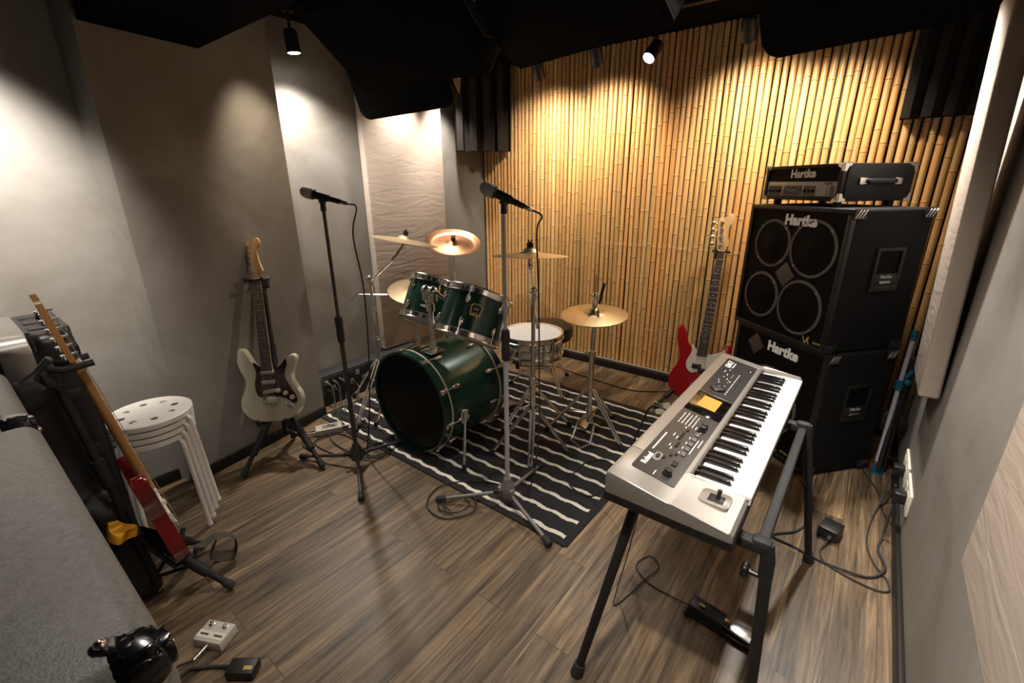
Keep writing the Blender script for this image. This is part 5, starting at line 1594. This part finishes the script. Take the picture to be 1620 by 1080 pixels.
mb.prism(prof_end, 0.0, 0.154, M=PA, bev=0.005, seg=3)
mb.prism(prof_mid, 0.153, 1.056, M=PA)
mb.prism(prof_end, 1.055, KL, M=PA, bev=0.005, seg=3)
mb.build('body', M_SILVER, kb)
MB().box((KL / 2, 0.1575, 0.0115), (KL + 0.004, 0.321, 0.027), bev=0.005).build('bottom_shell', M_BLACK, kb)
# top panel
TP = Matrix.Translation((0, 0.150, 0.0608)) @ Matrix.Rotation(math.atan(0.1833), 4, 'X')     # x along keyboard, y up the slope, z out
pn = MB().prism([(p[0] + 0.066, p[1] + 0.008) for p in rrect(0.984, 0.118, 0.006)], 0.0, 0.0022, M=TP, bev=0.0006, seg=1).build('control_panel', M_PANEL, kb)
MB().box((0.5625, 0.067, 0.0024), (0.165, 0.117, 0.0022), M=TP, bev=0.0006).build('display', M_SCREEN, kb)
MB().box((0.655, 0.067, 0.003), (0.020, 0.117, 0.0028), M=TP, bev=0.0008).build('panel_strip', M_PANEL, kb)
T = lambda a, y, off=0.0026: TP @ Matrix.Translation((a, y, off))
text('Roland', 0.022, T(0.128, 0.106), M_PRINT, pn, extrude=0.0002, off=0.0004, name='maker_lettering', spacing=0.95)
text('GW-7', 0.030, T(0.985, 0.103), M_PRINT, pn, extrude=0.0002, off=0.0010, name='model_lettering', spacing=0.92)
mb = MB()
rnd = random.Random(5)
mb.box((0.235, 0.112, 0.0026), (0.110, 0.0035, 0.0004), M=TP)
mb.box((0.985, 0.086, 0.0026), (0.060, 0.0035, 0.0004), M=TP)
for r_ in range(5):
    a = 0.378
    while a < 0.455:
        w = rnd.uniform(0.006, 0.018); mb.box((a + w / 2, 0.108 - 0.011 * r_, 0.0026), (w, 0.0022, 0.0004), M=TP); a += w + 0.004
for a, y, w in ((0.165, 0.086, 0.012), (0.225, 0.075, 0.014), (0.238, 0.083, 0.014), (0.30, 0.092, 0.02), (0.29, 0.08, 0.018), (0.365, 0.078, 0.012), (0.28, 0.026, 0.09), (0.31, 0.017, 0.05), (0.22, 0.050, 0.012), (0.252, 0.050, 0.012), (0.284, 0.050, 0.012), (0.316, 0.050, 0.012), (0.085, 0.068, 0.022), (0.385, 0.053, 0.018), (0.39, 0.034, 0.05)):
    mb.box((a, y, 0.0026), (w, 0.0022, 0.0004), M=TP)
for a, y, w in ((0.815, 0.060, 0.012), (0.83, 0.075, 0.012), (0.875, 0.085, 0.014), (0.845, 0.090, 0.010), (0.80, 0.098, 0.010), (0.90, 0.100, 0.02), (0.93, 0.088, 0.012), (0.78, 0.092, 0.01), (0.985, 0.022, 0.010)):
    mb.box((a, y, 0.0026), (w, 0.0024, 0.0004), M=TP)
for k in range(11):
    mb.box((0.700 + 0.0205 * k, 0.047, 0.0026), (0.011, 0.0026, 0.0004), M=TP)
    if k % 3 != 1: mb.box((0.700 + 0.0205 * k, 0.066, 0.0026), (0.008, 0.0018, 0.0004), M=TP)
for p, q in (((0.10, 0.128), (0.098, 0.098)),):
    pass
pn.data.materials.append(M_PRINT)
for f_ in mb.bm.faces: f_.material_index = 1
mb.bm.from_mesh(pn.data)
mb.bm.to_mesh(pn.data); mb.bm.free()
pn.data.set_sharp_from_angle(angle=R(35))
def button(a, y, sx=0.016, sy=0.010, m=M_PANEL, h=0.0045):
    b = MB().box((a, y, 0.002 + h / 2), (sx, sy, h), M=TP, bev=0.001).build('button', m, pn)
    return b
for k in range(5):
    button(0.222 + 0.032 * k, 0.038, 0.024, 0.014, M_SILVERD)
for a, y in ((0.19, 0.062), (0.205, 0.052), (0.245, 0.066), (0.262, 0.066), (0.290, 0.072), (0.308, 0.072), (0.325, 0.072), (0.35, 0.068), (0.165, 0.074), (0.375, 0.044)):
    button(a, y, 0.012, 0.007, M_BLACK)
button(0.158, 0.040, 0.022, 0.014, M_BLACK)
for k in range(10):
    button(0.715 + 0.0205 * k, 0.036, 0.014, 0.007, M_BLACK, 0.003)
for a, y in ((0.86, 0.094), (0.885, 0.094), (0.915, 0.078), (0.80, 0.082), (0.80, 0.070)):
    button(a, y, 0.014, 0.007, M_BLACK, 0.003)
mb = MB(); mb.prism([(p[0] + 0.135, p[1] + 0.078) for p in rrect(0.044, 0.020, 0.0095)], 0.002, 0.0032, M=TP)
mb.build('button_surround', M_FACE, pn)
button(0.157, 0.088, 0.018, 0.009, M_BLACK, 0.006)
for a, y, r_ in ((0.102, 0.040, 0.0105), (0.385, 0.036, 0.0095), (0.407, 0.036, 0.0095)):
    k = MB().lathe([(0, 0.002), (r_ + 0.003, 0.002), (r_ + 0.002, 0.006), (r_, 0.010), (r_ * 0.9, 0.020), (0, 0.021)], TP @ Matrix.Translation((a, y, 0)), 22).build('control_knob', M_BLACK, pn)
MB().lathe([(0, 0.002), (0.026, 0.002), (0.027, 0.006), (0.024, 0.010), (0.014, 0.011), (0.012, 0.009), (0, 0.008)], TP @ Matrix.Translation((0.718, 0.080, 0)), 32).build('value_dial', M_BLACK, pn)
# keys
nw = 36
k0, k1 = 0.1565, 1.0525
pw = (k1 - k0) / nw
for i in range(nw):
    mb = MB()
    a = k0 + pw * (i + 0.5)
    mb.box((a, 0.0655, 0.047), (pw - 0.0006, 0.137, 0.0105), bev=0.0012, seg=1)
    mb.box((a, -0.0015, 0.0395), (pw - 0.0006, 0.005, 0.022), bev=0.0012, seg=1)
    mb.build('white_key', M_IVORY, kb)
for i in range(nw - 1):
    if i % 7 in (0, 1, 3, 4, 5):
        a = k0 + pw * (i + 1) + (0.0018 if i % 7 in (1, 5) else (-0.0018 if i % 7 in (0, 3) else 0))
        MB().hexa([(a - 0.0064, 0.046, 0.050), (a + 0.0064, 0.046, 0.050), (a + 0.0064, 0.138, 0.050), (a - 0.0064, 0.138, 0.050), (a - 0.0050, 0.054, 0.0635), (a + 0.0050, 0.054, 0.0635), (a + 0.0050, 0.138, 0.0640), (a - 0.0050, 0.138, 0.0640)], bev=0.0012).build('black_key', M_EBONY, kb)
MB().box(((k0 + k1) / 2, 0.1415, 0.0575), (k1 - k0, 0.006, 0.012)).build('key_slip', M_SILVERD, kb)
# bender
bd = MB().prism([(p[0] + 0.066, p[1] + 0.030) for p in rrect(0.060, 0.070, 0.010)], 0.050, 0.0585, bev=0.003, seg=2).build('bender_housing', M_SILVER, kb)
MB().box((0.093, 0.062, 0.0588), (0.030, 0.036, 0.004), bev=0.001).build('bender_slot', M_BLACK, bd)
mb = MB(); mb.cyl((0.093, 0.060, 0.055), (0.099, 0.058, 0.078), 0.0055, 0.0045, seg=12); mb.sph((0.099, 0.058, 0.079), 0.0058, 12)
mb.build('bender_lever', M_BLACK, bd)
# paper note on the display
NP = MK @ TP
o = MB().prism([(-0.045, -0.030), (0.045, -0.030), (0.045, 0.030), (-0.045, 0.030)], 0, 0.0005, M=NP @ Matrix.Translation((0.578, 0.068, 0.0037)) @ Matrix.Rotation(R(-1), 4, 'Z')).build('sticky_note', M_ORANGE, shift=(-0.25, 1.52, 0.68))
tag(o, 'orange paper note stuck on the black display of the keyboard', 'paper note')

# ---- stand
ks = thing('keyboard_stand', 'black folding stand carrying the silver keyboard', 'keyboard stand', (-0.25, 1.40, 0))
zb = 0.585
for yy, nm in ((1.045, 0), (1.745, 1)):
    mb = MB()
    mb.box((-0.255, yy, zb), (0.38, 0.035, 0.028), bev=0.006)
    mb.box((-0.072, yy, zb + 0.006), (0.045, 0.034, 0.034), bev=0.010)
    mb.tube([(-0.062, yy, zb + 0.014), (-0.054, yy, zb - 0.03), (-0.052, yy, zb - 0.08)], 0.0165, 12)
    mb.box((-0.440, yy, zb + 0.004), (0.03, 0.04, 0.04), bev=0.008)
    mb.build('cross_bar', M_MATTE, ks, world=True)
def kleg(p0, p1):
    l = MB().cyl(p0, p1, 0.0145, 0.0125, seg=14).build('leg', M_MATTE, ks, world=True)
    d = (V(p1) - V(p0)).normalized()
    MB().tube([V(p1) - d * 0.03, V(p1) + d * 0.006], [0.0175, 0.0195], 14).build('rubber_foot', M_RUBBER, l, world=True)
kleg((-0.375, 1.03, zb), (-0.458, 0.890, 0.008))
kleg((-0.054, 1.045, zb - 0.02), (-0.020, 1.015, 0.008))
kleg((-0.390, 1.76, zb), (-0.455, 1.85, 0.008))
kleg((-0.054, 1.745, zb - 0.02), (0.036, 1.820, 0.008))
MB().box((-0.072, 1.395, zb - 0.005), (0.026, 0.70, 0.026), bev=0.006).build('side_rail', M_MATTE, ks, world=True)
MB().box((-0.425, 1.395, zb - 0.012), (0.026, 0.70, 0.026), bev=0.006).build('side_rail', M_MATTE, ks, world=True)
mb = MB(); mb.cyl((-0.050, 1.045, 0.50), (-0.092, 1.045, 0.50), 0.007, seg=10)
for k in range(4):
    mb.sph((-0.096, 1.045 + 0.011 * math.cos(PI / 4 + k * PI / 2), 0.50 + 0.011 * math.sin(PI / 4 + k * PI / 2)), 0.010, 10)
mb.build('locking_knob', M_BLACK, ks, world=True)

# ---- sustain pedal
SP = Matrix.Translation((-0.165, 1.315, 0)) @ Matrix.Rotation(R(-4), 4, 'Z')
sp = thing('sustain_pedal', 'black sustain pedal with metal tongue on the floor under the keyboard', 'pedal', M=SP)
MB().box((0.0, 0, 0.010), (0.21, 0.072, 0.018), bev=0.006).build('base', M_BLACK, sp)
MB().hexa([(-0.100, -0.034, 0.017), (0.020, -0.034, 0.017), (0.020, 0.034, 0.017), (-0.100, 0.034, 0.017), (-0.094, -0.028, 0.048), (0.016, -0.028, 0.040), (0.016, 0.028, 0.040), (-0.094, 0.028, 0.048)], bev=0.006).build('cover', M_BLACK, sp)
MB().hexa([(0.012, -0.020, 0.026), (0.100, -0.027, 0.022), (0.100, 0.027, 0.022), (0.012, 0.020, 0.026), (0.012, -0.020, 0.036), (0.102, -0.027, 0.031), (0.102, 0.027, 0.031), (0.012, 0.020, 0.036)], bev=0.003).build('tongue', M_CHROME, sp)
MB().box((-0.060, -0.004, 0.0465), (0.018, 0.010, 0.0006), M=Matrix.Rotation(R(4), 4, 'Y')).build('maker_print', M_GOLDPRINT, sp)
cable('pedal_cable', [(-0.268, 1.322, 0.015), (-0.334, 1.330, 0.004), (-0.42, 1.338, 0.004), (-0.485, 1.387, 0.004), (-0.462, 1.465, 0.004), (-0.412, 1.430, 0.005), (-0.43, 1.345, 0.008), (-0.458, 1.215, 0.004), (-0.476, 1.175, 0.004), (-0.49, 1.225, 0.02), (-0.475, 1.27, 0.18), (-0.452, 1.30, 0.45), (-0.445, 1.31, 0.64)], 'thin black looped cable from the sustain pedal up to the keyboard', r=0.0022)
cable('audio_cable', [(-0.445, 1.45, 0.655), (-0.52, 1.48, 0.64), (-0.60, 1.60, 0.48), (-0.70, 1.66, 0.20), (-0.80, 1.63, 0.03), (-0.95, 1.66, 0.012), (-0.98, 1.85, 0.012), (-0.90, 1.95, 0.012), (-0.75, 1.85, 0.012), (-0.62, 1.75, 0.006), (-0.40, 1.80, 0.006)], 'black cable arching from the back of the keyboard to the rug', r=0.004)

# ================================================================== FLOOR CLUTTER
# foot switch
FS = Matrix.Translation((-1.450, 0.266, 0)) @ Matrix.Rotation(R(27), 4, 'Z')
fs = thing('foot_switch', 'pale two button foot switch pedal on the open wood floor', 'foot switch', M=FS)
fb = MB().hexa([(-0.052, -0.037, 0), (0.052, -0.037, 0), (0.052, 0.037, 0), (-0.052, 0.037, 0), (-0.050, -0.035, 0.032), (0.050, -0.035, 0.032), (0.050, 0.035, 0.036), (-0.050, 0.035, 0.036)], bev=0.003).build('housing', M_PEDAL, fs)
MB().box((0, -0.011, 0.0345), (0.099, 0.024, 0.0012), M=Matrix.Rotation(R(3.2), 4, 'X')).build('label_strip', M_PGWHITE, fs)
for i, (x, w) in enumerate(((-0.025, 'REVERB'), (0.025, 'TREMOLO'))):
    b = MB().lathe([(0, 0.034), (0.009, 0.034), (0.009, 0.038), (0.0055, 0.039), (0.0055, 0.047), (0, 0.048)], Matrix.Translation((x, 0.020, 0)), 16).build('foot_button', M_CHROME, fs)
    MB().box((x, -0.011, 0.0354), (0.030, 0.006, 0.0004), M=Matrix.Rotation(R(3.2), 4, 'X')).build('strip_print', M_DARKTUBE, fs)
pl = MB().cyl(FS @ V((0.0, -0.036, 0.016)), FS @ V((-0.004, -0.085, 0.014)), 0.0065, 0.0055, seg=14).build('jack_plug', M_NICKEL, fs, world=True)
cable('foot_switch_cable', [tuple(FS @ V((-0.004, -0.085, 0.014))), (-1.44, 0.145, 0.006), (-1.40, 0.09, 0.005), (-1.34, 0.06, 0.005), (-1.27, 0.02, 0.005)], 'black cable running from the pale foot switch under the grey amplifier', r=0.003)
# black adapter by the frame's lower edge
ap = thing('power_adapter', 'small black power adapter with gold print on floor near the foot switch', 'power adapter', M=Matrix.Translation((-1.262, 0.272, 0)) @ Matrix.Rotation(R(38), 4, 'Z'))
MB().box((0, 0, 0.017), (0.085, 0.052, 0.033), bev=0.006).build('housing', M_BLACK, ap)
MB().box((0.022, -0.008, 0.0336), (0.026, 0.012, 0.0006)).build('rating_print', M_GOLDPRINT, ap)
cable('adapter_cable', [(-1.305, 0.250, 0.015), (-1.335, 0.235, 0.006), (-1.37, 0.205, 0.005), (-1.40, 0.165, 0.0085), (-1.37, 0.10, 0.005), (-1.32, 0.03, 0.005)], 'thick black cable curling from the small adapter by the grey amplifier', r=0.005)
# inline box by the wedge wall
DB = Matrix.Translation((-2.375, 1.235, 0)) @ Matrix.Rotation(R(62), 4, 'Z')
db = thing('direct_box', 'flat grey signal box with cables on floor beside the baseboard', 'signal box', M=DB)
MB().box((0, 0, 0.020), (0.150, 0.078, 0.036), bev=0.004).build('housing', M_PEDAL, db)
MB().box((0.005, 0.0, 0.0385), (0.085, 0.045, 0.001)).build('label_plate', M_FACE, db)
for x, y in ((0.0, 0.008), (0.022, -0.006)):
    MB().box((x, y, 0.041), (0.016, 0.009, 0.005), bev=0.001).build('slide_switch', M_BLACK, db)
for x, y in ((-0.078, 0.018), (-0.078, -0.018), (0.078, 0.0)):
    s = 1 if x > 0 else -1
    MB().cyl((x, y, 0.020), (x + s * 0.045, y, 0.018), 0.008, 0.006, seg=12).build('jack_plug', M_NICKEL, db)
cable('signal_cable', [tuple(DB @ V((0.122, 0.0, 0.018))), (-2.27, 1.37, 0.016), (-2.15, 1.42, 0.013), (-2.05, 1.40, 0.013), (-1.99, 1.30, 0.008), (-2.05, 1.15, 0.005), (-2.2, 1.10, 0.005), (-2.34, 1.12, 0.005), (-2.30, 1.25, 0.005), (-2.15, 1.27, 0.006)], 'black cable looping on the floor from the flat grey box', r=0.0032)
cable('signal_cable', [tuple(DB @ V((-0.122, -0.018, 0.018))), (-2.42, 1.10, 0.005), (-2.33, 1.05, 0.005), (-2.15, 1.07, 0.005), (-2.02, 1.20, 0.008), (-2.10, 1.33, 0.013), (-2.25, 1.36, 0.013), (-2.31, 1.30, 0.011)], 'black cable from the flat grey box curling round the dark microphone stand', r=0.0032)

# connector rack along the plaster wall
rk = thing('connector_rack', 'low black rack of cable connectors along the plaster wall base', 'connector rack', (-2.76, 1.80, 0))
MB().box((-2.765, 1.80, 0.11), (0.13, 0.86, 0.205), bev=0.004).build('housing', M_MATTE, rk, world=True)
MB().box((-2.697, 1.80, 0.142), (0.006, 0.83, 0.115), bev=0.002).build('front_panel', M_BLACK, rk, world=True)
for yy in (1.40, 2.20):
    MB().box((-2.695, yy, 0.142), (0.010, 0.02, 0.12), bev=0.002).build('rack_ear', M_DARKTUBE, rk, world=True)
for r_ in range(2):
    for i in range(16):
        y = 1.43 + 0.0475 * i; z = 0.168 - 0.052 * r_
        mb = MB(); mb.lathe([(0.0085, 0), (0.0125, 0), (0.0125, 0.006), (0.0085, 0.006)], frame((-2.694, y, z), (0, 1, 0), (0, 0, 1), (1, 0, 0)), 18, capa=False, capb=False)
        mb.box((-2.692, y, z), (0.003, 0.031, 0.036), bev=0.001)
        mb.build('socket_ring', M_STEEL if (i * 7 + r_ * 3) % 5 < 2 else M_BLACK, rk, world=True)
MB().box((-2.765, 1.80, 0.004), (0.12, 0.84, 0.008)).build('base_strip', M_MATTE, rk, world=True)
for i, (y, z, ye, m) in enumerate(((1.43, 0.168, 1.36, M_STEEL), (1.4775, 0.168, 1.38, M_STEEL), (1.525, 0.168, 1.42, M_STEEL), (1.43, 0.116, 1.33, M_DARKTUBE), (1.4775, 0.116, 1.40, M_DARKTUBE), (1.62, 0.116, 1.50, M_BLACK), (1.81, 0.168, 1.60, M_BLACK))):
    c = thing('patch_cable', ['patch cable with bright plug at the rack end nearest the wedge wall', 'patch cable in the upper row second from the rack end', 'patch cable in the upper row third from the rack end', 'patch cable in the lower row at the rack end by the wedge wall', 'patch cable in the lower row second from the rack end', 'patch cable in the lower row near the middle of the rack', 'patch cable in the upper row behind the boom stand'][i], 'patch cable', (-2.69, y, z), 0, 'patch cables of the connector rack')
    MB().cyl((-2.690, y, z), (-2.640, y, z - 0.004), 0.0088, 0.0068, seg=14).build('plug', m, c, world=True)
    MB().tube(spline([(-2.642, y, z - 0.004), (-2.60, y - 0.01, z - 0.03), (-2.55, (y + ye) / 2, z * 0.45), (-2.49, ye, 0.03), (-2.42, ye - 0.02 + 0.02 * i, 0.014), (-2.30, ye + 0.02 * (i - 2), 0.013)], 8), 0.0034, 8).build('lead', M_RUBBER, c, world=True)

# long cable along the bamboo wall
cable('floor_cable', [(-1.60, 2.62, 0.012), (-1.91, 2.92, 0.005), (-1.707, 2.904, 0.005), (-1.53, 2.885, 0.005), (-1.368, 2.872, 0.005), (-1.172, 2.868, 0.005), (-1.05, 2.93, 0.005), (-0.93, 3.02, 0.005), (-0.78, 3.10, 0.005), (-0.60, 3.12, 0.005)], 'black cable lying on wood floor along the bamboo wall', r=0.004)

# power adapter behind the keyboard and its leads
pa = thing('power_adapter', 'square black power adapter on floor behind the far stand leg', 'power adapter', M=Matrix.Translation((0.088, 2.035, 0)) @ Matrix.Rotation(R(-14), 4, 'Z'))
MB().box((0, 0, 0.026), (0.072, 0.085, 0.050), bev=0.004).build('housing', M_BLACK, pa)
MB().cyl((0.012, -0.042, 0.022), (0.014, -0.062, 0.020), 0.010, 0.006, seg=12).build('strain_relief', M_RUBBER, pa)
cable('adapter_cable', [(0.085, 1.965, 0.018), (0.068, 1.90, 0.005), (0.090, 1.845, 0.005), (0.160, 1.815, 0.005), (0.245, 1.805, 0.005), (0.285, 1.83, 0.005), (0.275, 1.89, 0.006), (0.235, 1.96, 0.005), (0.212, 2.08, 0.005), (0.225, 2.25, 0.006), (0.252, 2.40, 0.03), (0.265, 2.47, 0.16)], 'thin black lead from the square adapter curving to the wall socket', r=0.003)
cable('power_cable', [(-0.06, 2.36, 0.02), (-0.005, 2.25, 0.005), (0.012, 2.12, 0.005), (-0.02, 1.98, 0.005), (-0.10, 1.885, 0.005), (-0.02, 1.865, 0.005), (0.06, 1.845, 0.005), (0.15, 1.838, 0.0095), (0.23, 1.862, 0.006), (0.272, 1.94, 0.011), (0.25, 2.05, 0.006), (0.262, 2.14, 0.02), (0.268, 2.17, 0.17)], 'thick black lead looping past the far stand leg to the wall socket', r=0.0045)
cable('power_cable', [(0.16, 2.72, 0.01), (0.20, 2.62, 0.005), (0.245, 2.50, 0.005), (0.258, 2.36, 0.03), (0.266, 2.30, 0.12), (0.269, 2.27, 0.19)], 'short black lead from the amplifier stack to the wall socket', r=0.004)
# sockets
for i, (y, lab) in enumerate(((2.43, 'ivory wall socket plate nearest the amplifier stack'), (2.20, 'ivory wall socket plate nearer the keyboard'))):
    so = thing('wall_socket', lab, 'wall socket', (XR, y, 0.205), 0, 'double wall socket')
    MB().box((XR - 0.005, y, 0.205), (0.010, 0.200, 0.095), bev=0.003).build('plate', M_SOCKET, so, world=True)
    for dy in (-0.045, 0.045):
        MB().box((XR - 0.0105, y + dy, 0.205), (0.002, 0.05, 0.055), bev=0.0008).build('socket_face', M_PGWHITE, so, world=True)
    MB().box((XR - 0.030, y - 0.03, 0.200), (0.040, 0.045, 0.045), bev=0.006).build('plug', M_BLACK, so, world=True)

# folded stand leaning in the corner by the amplifier stack
B0, B1 = V((0.225, 2.70, 0.02)), V((0.235, 2.80, 0.72))
bs = thing('folded_microphone_stand', 'folded grey stand with teal clamps leaning in the corner by the amplifiers', 'microphone stand', (0.225, 2.70, 0))
bd = (B1 - B0)
MB().cyl(B0 + bd * 0.06, B0 + bd * 0.95, 0.010, seg=14).build('grey_tube', M_GREYTUBE, bs, world=True)
MB().cyl(B0 + bd * 0.95, B1 + bd * 0.02, 0.014, seg=14).build('top_clamp', M_TEAL, bs, world=True)
mb = MB(); mb.cyl(B0 + bd * 0.60, B0 + bd * 0.67, 0.018, seg=14); mb.sph(B0 + bd * 0.66 + V((0.025, 0, 0)), 0.018, 12); mb.cyl(B0 + bd * 0.68 + V((0.015, 0, 0.01)), B0 + bd * 0.72 + V((0.035, 0.0, 0.02)), 0.010, seg=10)
mb.build('teal_clamp', M_TEAL, bs, world=True)
MB().cyl(B0 + V((0.03, 0.02, 0.0)), B0 + bd * 0.62 + V((0.022, 0.02, 0)), 0.012, seg=12).build('folded_leg', M_MATTE, bs, world=True)
MB().cyl(B0 + V((0.012, -0.02, 0.0)), B0 + bd * 0.55 + V((0.012, 0.012, 0)), 0.011, seg=12).build('folded_leg', M_MATTE, bs, world=True)
MB().lathe([(0, 0), (0.026, 0), (0.022, 0.03), (0, 0.04)], Matrix.Translation((0.235, 2.70, 0)), 16).build('rubber_foot', M_TEAL, bs, world=True)
MB().lathe([(0, -0.02), (0.05, -0.02), (0.062, -0.012), (0.062, 0.012), (0.05, 0.02), (0, 0.02)], frame((0.243, 2.785, 0.255), (1, 0, 0), (0, 0, 1), (0, -1, 0)), 28).build('counterweight', M_MATTE, bs, world=True)
MB().lathe([(0, -0.015), (0.034, -0.015), (0.042, -0.008), (0.042, 0.008), (0.034, 0.015), (0, 0.015)], frame((0.258, 2.80, 0.565), (1, 0, 0), (0, 0, 1), (0, -1, 0)), 24).build('clamp_wheel', M_MATTE, bs, world=True)
